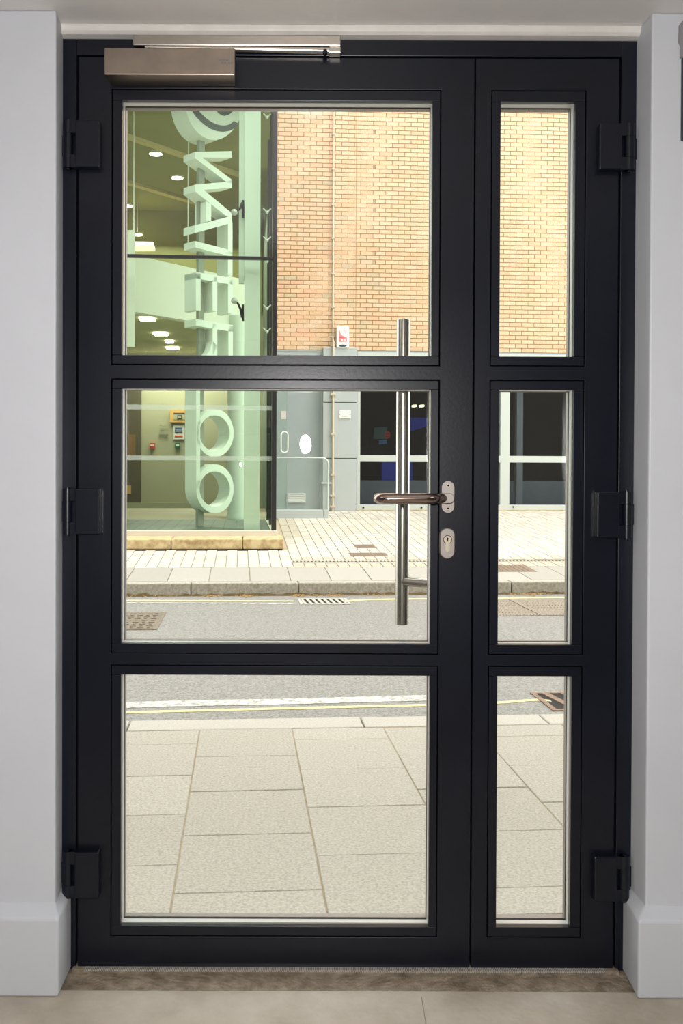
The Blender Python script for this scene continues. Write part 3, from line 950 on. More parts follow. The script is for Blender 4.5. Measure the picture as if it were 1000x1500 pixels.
# slot drain
dr = empty('slot_drain', WF(sL + 2, ND, 0), 'narrow grey slot drain running across the pale block forecourt', 'drain')
MB(WF).box(sL, 7.3, ND - 0.06, ND + 0.09, -0.03, -0.003).build('channel', PG, dr)
MB(WF).box(sL, 7.3, ND - 0.02, ND + 0.03, -0.003, -0.0015).build('channel_slot', M['hole'], dr)
dd = MB(WF)
i = sL
while i < 7.2:
    dd.box(i, i + 0.02, ND - 0.024, ND + 0.034, -0.002, 0.003)
    i += 0.042
dd.build('slot_bar', M['spacer'], dr, kind='stuff')
# small covers in the forecourt
for (u0, v0, u1, v1, m, lab) in ((521, 803, 547, 797.8, 'rust', 'small rusty cover in the blocks, the farther of two together'),
                            (514, 815, 564, 809.8, 'rust', 'rusty slotted cover in the blocks just behind the slot drain'),
                            (690, 838, 768, 827.5, 'rust', 'brown ribbed cover set in the slabs by the far kerb')):
    sA, nA = GF(u0, v0); sB, nB = GF(u1, v1)
    c = empty('access_cover', WF((sA + sB) / 2, (nA + nB) / 2, 0), lab, 'cover')
    MB(WF).box(sA, sB, nA, nB, -0.02, 0.003).build('cover_plate', M[m], c, bevel=0.001)
    st = MB(WF)
    for i in range(12):
        a = sA + 0.02 + (sB - sA - 0.04) * i / 12
        st.box(a, a + (sB - sA) / 30, nA + 0.02, nB - 0.02, 0.003, 0.006)
    st.build('cover_rib', M['iron'], c)

# ================================================================== THE BRICK BUILDING
NB = 16.5
BZ = S_(520, 513.5, NB)[1]                       # underside of the brickwork
CH, CW = 0.0752, 0.2205
sB0 = S_(398, 300, NB)[0]
sB1 = S_(905, 300, NB)[0]
ZTOP = 8.1
bb = empty('brick_building', W((sB0 + sB1) / 2, NB, zfar(NB)), 'yellow brick building above a grey clad ground floor across the road', 'building')
sB0 = 0.50
MB(W).box(sB0, sB1 + 3.5, NB + 0.001, NB + 0.30, BZ, 11.0).build('wall_core', M['mortar'], bb)
sx = S_(521.5, 300, NB)[0]                       # movement joint
def visb(u, v):
    return (405 < u < 628 and 157 < v < 516) or (732 < u < 836 and 157 < v < 516)
bricks = []
rows = int((ZTOP - BZ) / CH)
for r in range(rows):
    off = (r % 2) * CW / 2
    k = 0
    while True:
        a = sB0 - CW + k * CW + off
        k += 1
        d = a + CW
        if a > sB1: break
        for (p, q) in (((a, d),) if not (a < sx < d) else ((a, sx), (sx, d))):
            if q - p < 0.03: continue
            bricks.append((r, max(p, sB0), q))
random.seed(4)
def bmat():
    return random.choices(range(6), (34, 22, 26, 6, 4, 8))[0]
vis, rest = [], []
for t_ in bricks:
    r, p, q = t_
    if q - p < 0.03: continue
    u, v = project(W((p + q) / 2, NB, BZ + (r + .5) * CH))
    (vis if visb(u, v) and q - p > CW * 0.9 else rest).append(t_)
vis.sort(key=lambda t: (W((t[1] + t[2]) / 2, NB, BZ + t[0] * CH) - CAM).length)
cache = [None] * 6
def brickmesh(i):
    if cache[i] is None:
        b = MB().box(-(CW - .011) / 2, (CW - .011) / 2, -0.009, 0.05, .0055, CH - .0055)
        me = bpy.data.meshes.new('brick')
        me.from_pydata(b.v, [], b.f)
        me.materials.append(BR[i]); me.update()
        cache[i] = me
    return cache[i]
for (r, p, q) in vis[:300]:
    piece('brick', brickmesh(bmat()), bb, W((p + q) / 2, NB - random.uniform(0, .002), BZ + r * CH), A)
b = MB(W)
for (r, p, q) in vis[300:] + rest:
    b.box(p + .0055, q - .0055, NB - 0.009 - random.uniform(0, .002), NB + 0.02, BZ + r * CH + .0055, BZ + (r + 1) * CH - .0055)
    b.mi += [bmat()] * 6
b.build('brickwork', BR, bb, kind='stuff')
for v in (193, 246, 296, 306, 371, 384):
    s_, z_ = S_(549, v, NB)
    r = round((z_ - BZ) / CH - .5)
    MB(W).box(s_ - .005, s_ + .005, NB - .012, NB, BZ + r * CH + .004, BZ + (r + 1) * CH - .004).build('weep_vent', M['dark_metal'], bb)
MB(W).box(sx - .006, sx + .006, NB - .0065, NB, BZ, ZTOP).build('movement_joint', mat('joint_sealant', rgb(178, 140, 98), 0.8), bb)

# ground floor: lintel band, cladding, windows
def sz(u, v, n): return S_(u, v, n)
zg = zfar(NB)
zL = S_(450, 520.5, NB)[1]
MB(W).box(sB0, sB1 + 3.5, NB - 0.02, NB + 0.25, zL, BZ - 0.004).build('lintel_band', M['clad'], bb, bevel=0.004)
MB(W).box(sB0, sB1 + 3.5, NB - 0.03, NB + 0.05, BZ - 0.03, BZ - 0.004).build('lintel_drip', M['clad_dark'], bb)
# pilaster of four panels
NPZ = NB - 0.10
pe = [S_(473, 600, NPZ)[0], S_(522.5, 600, NPZ)[0]]
zz = [zfar(NPZ) + 0.0, S_(500, 671.5, NPZ)[1], S_(500, 589.5, NPZ)[1], S_(500, 511.5, NPZ)[1]]
MB(W).box(pe[0] + .01, pe[1] - .01, NPZ + 0.02, NB + .3, zfar(NB) - .05, zz[3] - .02).build('pilaster_core', M['dark_metal'], bb)
for i in range(3):
    MB(W).box(pe[0], pe[1], NPZ, NPZ + 0.03, zz[i] + .006, zz[i + 1] - .006).build('cladding_panel', M['clad'], bb, bevel=0.004)
MB(W).box(pe[0], pe[1], NPZ, NB, zz[3] - .006, zz[3] + .03).build('pilaster_cap', M['clad'], bb, bevel=0.004)
# window openings
NW = NB - 0.03
fe = [S_(522.8, 600, NW)[0], S_(527.5, 600, NW)[0], S_(733, 600, NW)[0], S_(746.5, 600, NW)[0], S_(905, 600, NW)[0], S_(945, 600, NW)[0]]
zs_ = [S_(560, v, NW)[1] for v in (747, 739.5, 676.5, 667, 523.5, 516)]
b = gridplate(fe, zs_, {(1, 1), (1, 3), (3, 1), (3, 3)}, 0, 0.10)
b.v = [W(p.x, NW + p.y, p.z) for p in b.v]
wf = b.build('window_frame', M['frame_pale'], bb, bevel=0.004)
for i in (1, 3):
    for j in (1, 3):
        MB(W).box(fe[i] - .01, fe[i + 1] + .01, NW + 0.045, NW + 0.057, zs_[j] - .01, zs_[j + 1] + .01).build('window_pane', M['office_glass'], bb)
for u, v in ((532, 743.5), (617, 743.5), (751.6, 742.5)):
    s_, z_ = S_(u, v, NW)
    MB(W).box(s_ - .015, s_ + .015, NW - .012, NW, z_ - .012, z_ + .012).build('sill_vent', M['dark_metal'], bb)
MB(W).box(fe[0], fe[5], NW - 0.04, NW + .1, zs_[0] - 0.05, zs_[0]).build('window_sill', M['stone'], bb)
# dark office behind the windows
o0, o1 = fe[0] - .2, fe[5]
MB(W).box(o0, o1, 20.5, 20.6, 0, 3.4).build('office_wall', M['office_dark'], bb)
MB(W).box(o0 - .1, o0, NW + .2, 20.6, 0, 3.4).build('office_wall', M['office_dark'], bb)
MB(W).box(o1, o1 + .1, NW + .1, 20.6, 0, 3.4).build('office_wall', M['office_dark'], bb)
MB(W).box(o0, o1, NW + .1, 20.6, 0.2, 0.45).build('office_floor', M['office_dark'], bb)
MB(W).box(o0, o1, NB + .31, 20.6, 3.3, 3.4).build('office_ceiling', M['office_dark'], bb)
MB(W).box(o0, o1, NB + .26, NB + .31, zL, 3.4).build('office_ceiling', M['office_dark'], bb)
# things inside the office, and shapes standing in for reflections
def upright(name, pts, n, thick, m, label, cat, group=None):
    P = [hit(u, v, W(0, n, 0), EN) for u, v in pts]
    o = MB().prism(P, EN * thick).build(name, m)
    return tag(o, label, cat, group)
upright('hanging_banner', [(601, 612), (640, 612), (640, 616), (624, 625), (601, 632)], 18.5, .03, M['blue'], 'blue banner hanging inside the dark office window', 'banner')
upright('display_board', [(541, 640), (566, 640), (566, 664), (541, 664)], 19.0, .03, M['office_dark'], 'dark display board low inside the office window', 'board')
upright('poster', [(548, 626), (567, 625), (567, 643), (547, 643)], 18.8, .02, M['teal'], 'teal poster on a board inside the office window', 'poster')
upright('screen', [(555, 645), (566, 644), (567, 650), (555, 651)], 18.6, .02, M['skyblue'], 'sky blue screen low inside the office window', 'screen')
upright('storage_box', [(559, 676), (604, 676), (604, 703), (559, 703)], 18.4, .4, M['blue'], 'dark blue box standing below the office window bar', 'box')
o = MB(W).box(fe[0] + .05, fe[5] - .1, 17.3, 17.8, .45, S_(560, 704, 17.3)[1]).build('reflection_band', mat('reflection_grey', rgb(112, 118, 120), .5, var=.2, scale=3))  # grey block added to draw the reflected band in the lower panes
tag(o, 'long low grey block standing in for the reflection in the lower office panes', 'counter')
rs = empty('red_reflection', hit(567.5, 637, W(0, 18.3, 0), EN), 'red shape with two pale bars standing in for a reflection in the office window', 'sign')  # solid red plate and bars draw a reflection in the pane
P = [hit(567.5 + 4 * math.cos(-2 * PI * i / 8 + .3), 637 + 5.4 * math.sin(2 * PI * i / 8 + .3), W(0, 18.3, 0), EN) for i in range(8)]
P = [hit(567.5 + 4.2 * math.cos(2 * PI * i / 12), 637 + 5.6 * math.sin(2 * PI * i / 12), W(0, 18.3, 0), EN) for i in range(12)]
MB().prism(P, EN * .02).build('reflection_plate', M['red'], rs)
for v in (634.8, 639):
    MB().prism([hit(u, q, W(0, 18.29, 0), EN) for u, q in ((565, v), (570, v - .4), (570, v + .9), (565, v + 1.3))], EN * .01).build('reflection_bar', M['ink'], rs)
for u in (606.5, 617.5):
    p = hit(u, 596, W(0, 19.5, 0), EN)
    o = MB().quadbox([p + ES * a + EN * c + Vector((0, 0, d)) for d in (0, .04) for a, c in ((-.035, -.1), (.035, -.1), (.035, .1), (-.035, .1))]).build('office_light', M['lamp_small'])
    tag(o, 'small warm ceiling light inside the office, the %s of a pair' % ('left' if u < 610 else 'right'), 'light', 'office ceiling lights')
# structural post seen in the right window
p0, p1 = S_(757, 600, 17.0)[0], S_(766, 600, 17.0)[0]
o = MB(W).box(p0, p1, 17.0, 17.15, .45, 3.3).build('office_post', mat('grey_post', rgb(120, 124, 122), .6))
tag(o, 'pale grey post inside the right hand office window', 'post')

# conduit up the wall and down the pilaster
pp = empty('wall_pipe', W(S_(486, 700, NPZ - .04)[0], NPZ - .04, zfar(NPZ)), 'thin cream pipe clipped up the brick wall and grey pilaster', 'pipe')
nP = NPZ - 0.03
st0, st1 = S_(485.6, 745, nP), S_(486.4, 500, nP)
nU = NB - 0.035
sp = (st0[0] + st1[0]) / 2
sp = S_(487.5, 430, nU)[0]
MB().tube([W(sp, nP, zfar(nP)), W(sp, nP, S_(486, 500, nP)[1])], 0.020, 12).build('lower_pipe', M['cream_pipe'], pp, smooth=True)
MB().tube([W(sp, nP, S_(486, 501, nP)[1]), W(sp, nU, S_(486, 493, nU)[1]), W(sp, nU, 8.1)], 0.013, 12).build('upper_pipe', M['cream_pipe'], pp, smooth=True)
for v in (578, 636, 695.5, 726, 742):
    z_ = S_(486, v, nP)[1]
    MB(W).box(sp - .045, sp + .045, nP - .026, NPZ, z_ - .018, z_ + .018).build('pipe_clip', M['cream_pipe'], pp, bevel=.004)
for v in (197, 248, 299.5, 349, 401, 450, 493.5, 507):
    z_ = S_(488, v, nU)[1]
    MB(W).box(sp - .032, sp + .032, nU - .02, NB, z_ - .012, z_ + .012).build('pipe_clip', M['cream_pipe'], pp, bevel=.003)
MB(W).box(S_(470, 707, nP)[0], sp, nP - .01, NPZ, S_(480, 709, nP)[1], S_(480, 706, nP)[1]).build('pipe_branch', M['clad'], pp, bevel=.004)

# alarm box
nAl = NB - 0.12
ab = empty('alarm_box', W(S_(502, 510, nAl)[0], NB, S_(502, 510, nAl)[1]), 'white alarm box with red print on the brick wall beside the pipe', 'alarm')
def rrect(u0, u1, v0, v1, r, n, k=5):
    pts = []
    for (cx, cy, a0) in ((u1 - r, v0 + r, -90), (u1 - r, v1 - r, 0), (u0 + r, v1 - r, 90), (u0 + r, v0 + r, 180)):
        for i in range(k + 1):
            th = math.radians(a0 + 90 * i / k)
            pts.append(hit(cx + r * math.cos(th), cy + r * math.sin(th), W(0, n, 0), EN))
    return pts
MB().prism(rrect(492.8, 511, 477.3, 509.5, 2.4, nAl), EN * .108).build('alarm_case', M['white_plastic'], ab, bevel=.015, smooth=True)
pn = nAl - .002
prm = mat('pink_print', rgb(226, 132, 138), .5)
cur = [(496.4, 482.5)] + [(497.5 + 10.2 * (1 - math.cos(t)), 484 + 9.6 * math.sin(t)) for t in [i * PI / 2 / 8 for i in range(9)]] + [(508, 500.6), (496.4, 500.6)]
MB().prism([hit(u, v, W(0, pn, 0), EN) for u, v in cur], EN * .004).build('red_swoosh', prm, ab)
MB().prism([hit(u, v, W(0, pn, 0), EN) for u, v in ((502.5, 483), (508, 483), (508, 487), (506.5, 489))], EN * .004).build('print_corner', mat('faint_pink', rgb(236, 206, 206), .5), ab)
MB().prism([hit(u, v, W(0, pn - .002, 0), EN) for u, v in ((496.8, 493.2), (503, 493.2), (503, 494.6), (496.8, 494.6))], EN * .004).build('print_line', M['red_print'], ab)
for u in (499.4, 503.2):
    MB().prism([hit(a, v, W(0, pn - .002, 0), EN) for a, v in ((u, 500), (u + .8, 496.6), (u + 2.4, 496.6), (u + 3, 500), (u + 2, 500), (u + 1.6, 498.2), (u + 1, 500))], EN * .004).build('print_letter', M['white_plastic'], ab)
MB().prism([hit(501.8 + 5.8 * math.cos(t), 506.4 + 1.7 * math.sin(t), W(0, pn, 0), EN) for t in [2 * PI * i / 20 for i in range(20)]], EN * .004).build('strobe_lens', M['lens'], ab)

# notice on the pilaster
nn_ = NPZ - .012
nb = empty('notice_plate', W(S_(505, 613, nn_)[0], NPZ, S_(505, 613, nn_)[1]), 'small white two line notice plate screwed to the grey pilaster', 'notice')
for i, (v0, v1) in enumerate(((601, 606.6), (607, 613))):
    MB().prism([hit(u, v, W(0, nn_, 0), EN) for u, v in ((497, v0), (513.6, v0), (513.6, v1), (497, v1))], EN * .011).build('plate', M['white_plastic'], nb, bevel=.002)
for u, v, a in ((498.6, 602.8, 1.2), (511.2, 603.4, 1.0), (512.2, 607.7, .8), (497.2, 607.7, .8)):
    MB().prism([hit(p, q, W(0, nn_ - .003, 0), EN) for p, q in ((u, v - .5), (u + a, v - .5), (u + a, v + .5), (u, v + .5))], EN * .004).build('plate_mark', M['clad_dark'], nb)
MB().prism([hit(p, q, W(0, nn_ - .003, 0), EN) for p, q in ((501, 609.8), (509, 609.8), (509, 610.8), (501, 610.8))], EN * .004).build('plate_text', M['notice_white'], nb)

# grey service door, louvre, glass door beside it, low glass screen on a plinth
ND_ = NB + 0.02
dl, dr_ = 0.505, S_(470.2, 640, ND_)[0]
sd = empty('service_door', W((dl + dr_) / 2, ND_, zfar(ND_)), 'tall plain grey metal door with a white louvre at its foot', 'door')
zgd = S_(440, 746.5, ND_)[1]
MB(W).box(dl, dr_ - .02, ND_, ND_ + .06, zgd, zL - .01).build('leaf', M['clad_dark'], sd, bevel=.004)
MB(W).box(dr_ - .016, S_(473, 640, ND_)[0], ND_ - .02, ND_ + .06, zgd, zL - .01).build('door_jamb', M['clad'], sd, bevel=.003)
lvn = empty('louvre', (0, 0, 0)); lvn.parent = sd
l0, l1 = S_(419.5, 730, ND_)[0], S_(447, 730, ND_)[0]
z0, z1 = S_(433, 736, ND_)[1], S_(433, 722.8, ND_)[1]
gp = gridplate([l0, l0 + .02, l1 - .02, l1], [z0, z0 + .015, z1 - .015, z1], {(1, 1)}, 0, .03)
gp.v = [W(p.x, ND_ - .03 + p.y, p.z) for p in gp.v]
lvn.location = W((l0 + l1) / 2, ND_, z0) - sd.location
gp.build('louvre_frame', M['white_plastic'], lvn)
for i in range(4):
    z_ = z0 + .02 + (z1 - z0 - .035) * i / 4
    MB().quadbox([W(l0 + .02, ND_ - .03, z_), W(l1 - .02, ND_ - .03, z_), W(l1 - .02, ND_ - .005, z_ + .02), W(l0 + .02, ND_ - .005, z_ + .02),
                  W(l0 + .02, ND_ - .03, z_ + .008), W(l1 - .02, ND_ - .03, z_ + .008), W(l1 - .02, ND_ - .005, z_ + .028), W(l0 + .02, ND_ - .005, z_ + .028)]).build('louvre_slat', M['white_plastic'], lvn)
# open glass door
nG = 15.95
gd = empty('glass_door', W(S_(412, 740, nG)[0], nG, zfar(nG)), 'open clear glass door with steel loop handle in front of the grey door', 'door')
g0_, g1_ = S_(385, 640, nG)[0] + .2, S_(420.8, 640, nG)[0]
zg0 = S_(412, 745, nG)[1]
MB(W).box(max(g0_, .56), g1_, nG, nG + .012, zg0, 2.95).build('door_pane', glass('greenish_door_glass', (.90, .95, .92, 1), .05, .05), gd)
MB(W).box(g1_ - .004, g1_ + .012, nG - .004, nG + .016, zg0, 2.95).build('door_edge', M['clad_dark'], gd)
def loop(uc, hw, v0, v1, n, r, nm, parent):
    pts = []
    rr = hw
    for i in range(9):
        t = PI - PI * i / 8
        pts.append((uc + hw * math.cos(t), v0 + rr - rr * math.sin(t)))
    for i in range(9):
        t = -PI * i / 8
        pts.append((uc + hw * math.cos(t), v1 - rr - rr * math.sin(t)))
    pts.append(pts[0])
    MB().tube([hit(u, v, W(0, n, 0), EN) for u, v in pts], r, 8, caps=False).build(nm, M['white_plastic'], parent, smooth=True)
loop(416.4, 5.0, 632.5, 663, nG - .06, .011, 'loop_handle', gd)
MB(W).box(S_(411.5, 648, nG)[0], S_(419, 648, nG)[0], nG - .004, nG, S_(415, 614, nG)[1], S_(415, 602, nG)[1]).build('door_sticker', mat('faint_sticker', rgb(206, 196, 190), .7), gd)
# low screen
nS = 15.3
ls = empty('glass_screen', W(S_(440, 758, nS)[0], nS, zfar(nS)), 'low clear glass screen with rounded corner on a grey plinth', 'screen')
q0, q1 = S_(395, 700, nS)[0], S_(480.5, 700, nS)[0]
q0 = max(q0, .50)
zp0_, zp1_ = zfar(nS) - .01, S_(440, 747, nS)[1]
MB(W).box(q0, S_(473, 750, nS)[0], nS - .03, nS + .25, zp0_, zp1_).build('plinth', M['clad'], ls, bevel=.006)
MB(W).box(S_(473, 750, nS)[0] + .002, S_(480.4, 750, nS)[0], nS - .03, nS + .06, zp0_ - .01, zp1_ + .002).build('plinth_end', M['clad'], ls, bevel=.006)
ztop = S_(440, 670.5, nS)[1]
rr = 0.10
arc = [(q1 - rr + rr * math.cos(t), ztop - rr + rr * math.sin(t)) for t in [PI / 2 * i / 8 for i in range(9)]]
outl = [(q0, zp1_)] + [(q1, zp1_)] + arc + [(q0, ztop)]
MB().prism([W(s_, nS, z_) for s_, z_ in outl], EN * .015).build('screen_pane', M['clear'], ls)
MB().tube([W(q1, nS + .0075, zp1_)] + [W(s_, nS + .0075, z_) for s_, z_ in arc] + [W(q0, nS + .0075, ztop)], .013, 10).build('screen_edge', mat('pale_edge', rgb(206, 212, 208), .35), ls, smooth=True)

# ================================================================== THE GLAZED LOBBY
NL, NGL = 11.78, 12.35
lb = empty('glazed_lobby', W(-1.4, NGL, zfar(12)), 'glass fronted lobby building with dark mullions on a stone plinth', 'building')
zledge = S_(300, 789.5, NL)[1]
sE = S_(416, 795, NL)[0]
sP0, sP1 = S_(397.6, 700, NGL)[0], S_(404.6, 700, NGL)[0]
jl = [-4.2, -3.2, S_(250.5, 797, NL)[0] - 1.0, S_(250.5, 797, NL)[0], S_(354.5, 797, NL)[0], S_(357.5, 797, NL)[0], sE]
jl = [-4.4, -3.0, S_(250.5, 797, NL)[0] - .95, S_(250.5, 797, NL)[0], S_(355.5, 797, NL)[0], sE]
for i in range(len(jl) - 1):
    MB(W).box(jl[i] + .003, jl[i + 1] - .003, NL, NGL + .15, zfar(NL) + .012, zledge).build('plinth_stone', M['stone'], lb, bevel=.014)
MB(W).box(-4.4, sE - .02, NL + .02, NGL + .1, zfar(NL) - .1, zfar(NL) + .012).build('plinth_shadow', M['hole'], lb)  # near-black strip draws the shadow under the ledge stones
zs0, zs1 = S_(300, 784.5, NGL - .03)[1], S_(300, 777.3, NGL - .03)[1]
MB(W).box(-4.4, sP1 + .015, NGL - .05, NGL + .06, zledge - .01, zs1).build('sill', M['sill'], lb, bevel=.005)
zt0, zt1 = S_(300, 378.6, NGL)[1], S_(300, 374.6, NGL)[1]
TOP = 8.4
MB(W).box(-4.4, sP0, NGL - .02, NGL + .06, zt0, zt1).build('transom', M['post'], lb, bevel=.004)
MB(W).box(sP0, sP1, NGL - .03, NGL + .07, zs1 - .02, TOP).build('corner_post', M['post'], lb, bevel=.004)
MB(W).box(-4.4, sP0 + .01, NGL + .012, NGL + .024, zs1 - .01, zt0 + .01).build('glass_pane', M['green_glass'], lb)
MB(W).box(-4.4, sP0 + .01, NGL + .012, NGL + .024, zt1 - .01, TOP).build('glass_pane', M['green_glass'], lb)
for v0, v1 in ((600.5, 593.2), (674.5, 667.8)):
    MB(W).box(-4.4, sP0, NGL + .006, NGL + .0115, S_(300, v0, NGL)[1], S_(300, v1, NGL)[1]).build('frosted_band', M['frost'], lb)
# glazed return beyond the corner post
MB(W).box(sP1 - .03, sP1 - .018, NGL + .08, 16.3, zs1, TOP).build('return_pane', M['green_glass'], lb)
for n_ in (13.6, 14.9):
    MB(W).box(sP1 - .06, sP1 - .005, n_, n_ + .05, zs1 - .02, TOP).build('return_mullion', M['post'], lb, bevel=.003)
MB(W).box(sP1 - .07, sP1, NGL + .08, 16.3, zfar(NGL) - .05, zs1).build('return_sill', M['sill'], lb)
FZ = 0.36
MB(W).box(-4.6, sP1 - .08, NGL + .03, 19.4, FZ - .15, FZ).build('lobby_floor', M['lobby_floor'], lb)
tl = MB(W)
for i in range(30):
    tl.box(-4.5 + i * .17, -4.494 + i * .17, NGL + .1, 19.2, FZ, FZ + .0012)
for i in range(40):
    tl.box(-4.5, sP1 - .1, NGL + .1 + i * .17, NGL + .106 + i * .17, FZ, FZ + .0012)
tl.build('tile_joint', mat('tile_joint', rgb(82, 92, 84), .7), lb)
NBK = 19.2
MB(W).box(-4.7, sP1, NBK, NBK + .2, 0, 9).build('back_wall', M['lobby_wall'], lb)
MB(W).box(-4.8, -4.6, NGL + .03, 19.4, 0, 9).build('side_wall', M['lobby_side'], lb)
MB(W).box(sP1 - .03, sP1 + .03, 16.32, 19.2, 0, 9).build('side_wall', M['lobby_side'], lb)
MB(W).box(-4.7, sP1, NGL + .03, 19.4, 6.30, 6.5).build('upper_ceiling', M['lobby_ceiling'], lb)
MB(W).box(-4.7, sP1, NGL + .03, 19.4, 8.4, 8.6).build('roof', M['facade'], lb)
MB(W).box(-4.4, -2.0, NBK - .02, NBK - .001, FZ, 3.4).build('wall_panel', M['lobby_wall'], lb)
# upper back wall is darker olive
MB(W).box(-4.5, sP1 - .05, NBK - .05, NBK - .022, 4.3, 6.3).build('upper_wall', M['lobby_ceiling'], lb)
# doorway at the left
dw0, dw1 = S_(170, 650, NBK - .1)[0], S_(206.5, 650, NBK - .1)[0]
dwy = empty('lobby_doorway', W((dw0 + dw1) / 2, NBK - .06, FZ), 'dark doorway with wooden door at the back of the glazed lobby', 'door')
MB(W).box(dw0 - .3, dw1, NBK - .12, NBK - .021, FZ, 2.9).build('dark_opening', M['lobby_dark'], dwy)
MB(W).box(S_(189, 650, NBK)[0], S_(199, 650, NBK)[0], NBK - .15, NBK - .12, S_(190, 669, NBK)[1], S_(190, 637, NBK)[1]).build('door_panel', M['lobby_wood'], dwy)
MB(W).box(S_(184, 724, NBK)[0], S_(193, 724, NBK)[0], NBK - .15, NBK - .12, S_(190, 723, NBK)[1], S_(190, 711, NBK)[1]).build('kick_plate', M['orange_frame'], dwy)
MB(W).box(-4.5, sP1 - .2, NBK - .14, NBK - .02, FZ, S_(240, 736, NBK)[1]).build('lobby_skirting', M['lobby_wall'], lb)

# mezzanine: pale fascia across the lobby at an angle, and its soffit
MD = Vector((math.sin(math.radians(40)), math.cos(math.radians(40)), 0))
MP = CAM + ray(250, 688) * (14.3 / ray(250, 688).y)
MP = Vector((MP.x, MP.y, 0))
MNn = Vector((-MD.y, MD.x, 0))                  # towards the back left
fz0 = 1.157 + (688 - 467) / F * 14.3
fz1 = 1.157 + (688 - 387) / F * 14.3
a_, c_ = MP - MD * 2.4, MP + MD * 1.62
MB().prism([Vector((p.x, p.y, fz0)) for p in (a_, c_, c_ + MNn * .15, a_ + MNn * .15)], (0, 0, fz1 - fz0)).build('mezzanine_fascia', M['fascia'], lb, bevel=.004)
MB().prism([Vector((p.x, p.y, fz0 + .03)) for p in (a_ + MNn * .152, c_ + MNn * .152, c_ + MNn * .152 + Vector((-.3, 3.5, 0)), Vector((c_.x - 1.2, 16.6, 0)), Vector((-5.9, 16.6, 0)), Vector((-5.9, a_.y, 0)))], (0, 0, .25)).build('mezzanine_soffit', M['lobby_soffit'], lb)
MB().prism([Vector((p.x, p.y, 6.25)) for p in [CAM + ray(225, 216) * (5.10 * F / 473 / ray(225, 216).y) + MD * t + MNn * k for t, k in ((-2.2, 0), (2.5, 0), (2.5, .12), (-2.2, .12))]], (0, 0, .05)).build('ceiling_beam', M['beam'], lb)
MB().prism([Vector((p.x, p.y, 6.25)) for p in [CAM + ray(225, 281) * (5.10 * F / 408 / ray(225, 281).y) + MD * t + MNn * k for t, k in ((-2.2, 0), (2.2, 0), (2.2, .14), (-2.2, .14))]], (0, 0, .05)).build('ceiling_beam', M['beam'], lb)
# slim posts of the inner glazing
for u in (195.5, 275.5):
    s_ = S_(u, 300, 13.9)[0]
    MB(W).box(s_ - .008, s_ + .008, 13.9, 13.95, 4.35, 6.3).build('slim_post', M['column'], lb)
o = upright('reflection_board', [(181, 337), (197, 337), (197, 508), (181, 508)], 12.75, .05, M['fascia'], 'tall white panel standing in for a reflection at the left edge of the lobby glass', 'panel')  # white board added to draw a pale reflection in the glass

# lights in the lobby
def at_z(u, v, z):
    return hit(u, v, Vector((0, 0, z)), Vector((0, 0, 1)))
for u, v, lab in ((228, 226, 'round ceiling downlight in the lobby, nearest the glass'), (259.5, 261, 'round ceiling downlight in the lobby, beside the letter W'),
                  (186, 302, 'round ceiling downlight in the lobby, at the left edge of the pane'), (201, 344, 'round ceiling downlight in the lobby, lowest, beside the white panel')):
    p = at_z(u, v, 6.27 if v < 340 else 5.6)
    t_ = empty('downlight', p, lab, 'light', 'round lobby downlights')
    MB().tube([p + Vector((0, 0, 0)), p + Vector((0, 0, .025))], .10, 20).build('lamp_disc', M['lamp_white'], t_)
    if v > 340: MB().tube([p + Vector((0, 0, .025)), Vector((p.x, p.y, 6.3))], .008, 8).build('hanging_rod', M['fascia'], t_)
    ri = [p + Vector((.115 * math.cos(2 * PI * i / 20), .115 * math.sin(2 * PI * i / 20), 0.002)) for i in range(20)]
    ro = [p + Vector((.102 * math.cos(2 * PI * i / 20), .102 * math.sin(2 * PI * i / 20), 0.002)) for i in range(20)]
    MB().ring(ri, ro, (0, 0, .028)).build('lamp_rim', M['fascia'], t_)
for u, v, hw, lab in ((215.5, 469, 10.5, 'first'), (235, 490.5, 9.8, 'second'), (248, 501.5, 5.5, 'third and shortest'), (252.5, 511, 8.4, 'fourth')):
    p = at_z(u, v, fz0 - .002)
    e0, e1 = at_z(u - hw, v, fz0 - .002), at_z(u + hw, v, fz0 - .002)
    dx = (e1 - e0) / 2
    o = MB().quadbox([p + dx * a + EN * c + Vector((0, 0, d)) for d in (0, .03) for a, c in ((-1.05, -.12), (.95, -.12), (1.05, .12), (-.95, .12))]).build('strip_light', M['lamp_white'])
    tag(o, lab + ' white strip light from the top under the lobby mezzanine', 'light', 'strip lights under the mezzanine')
p = at_z(213, 361, 5.4)
o = MB().prism([at_z(u, v, 5.4) for u, v in ((197, 358.5), (224, 359), (227, 368), (197, 368))], (0, 0, .06)).build('light_box', M['lamp_yellow'])
tag(o, 'pale yellow lit box above the mezzanine beside the white panel', 'light')

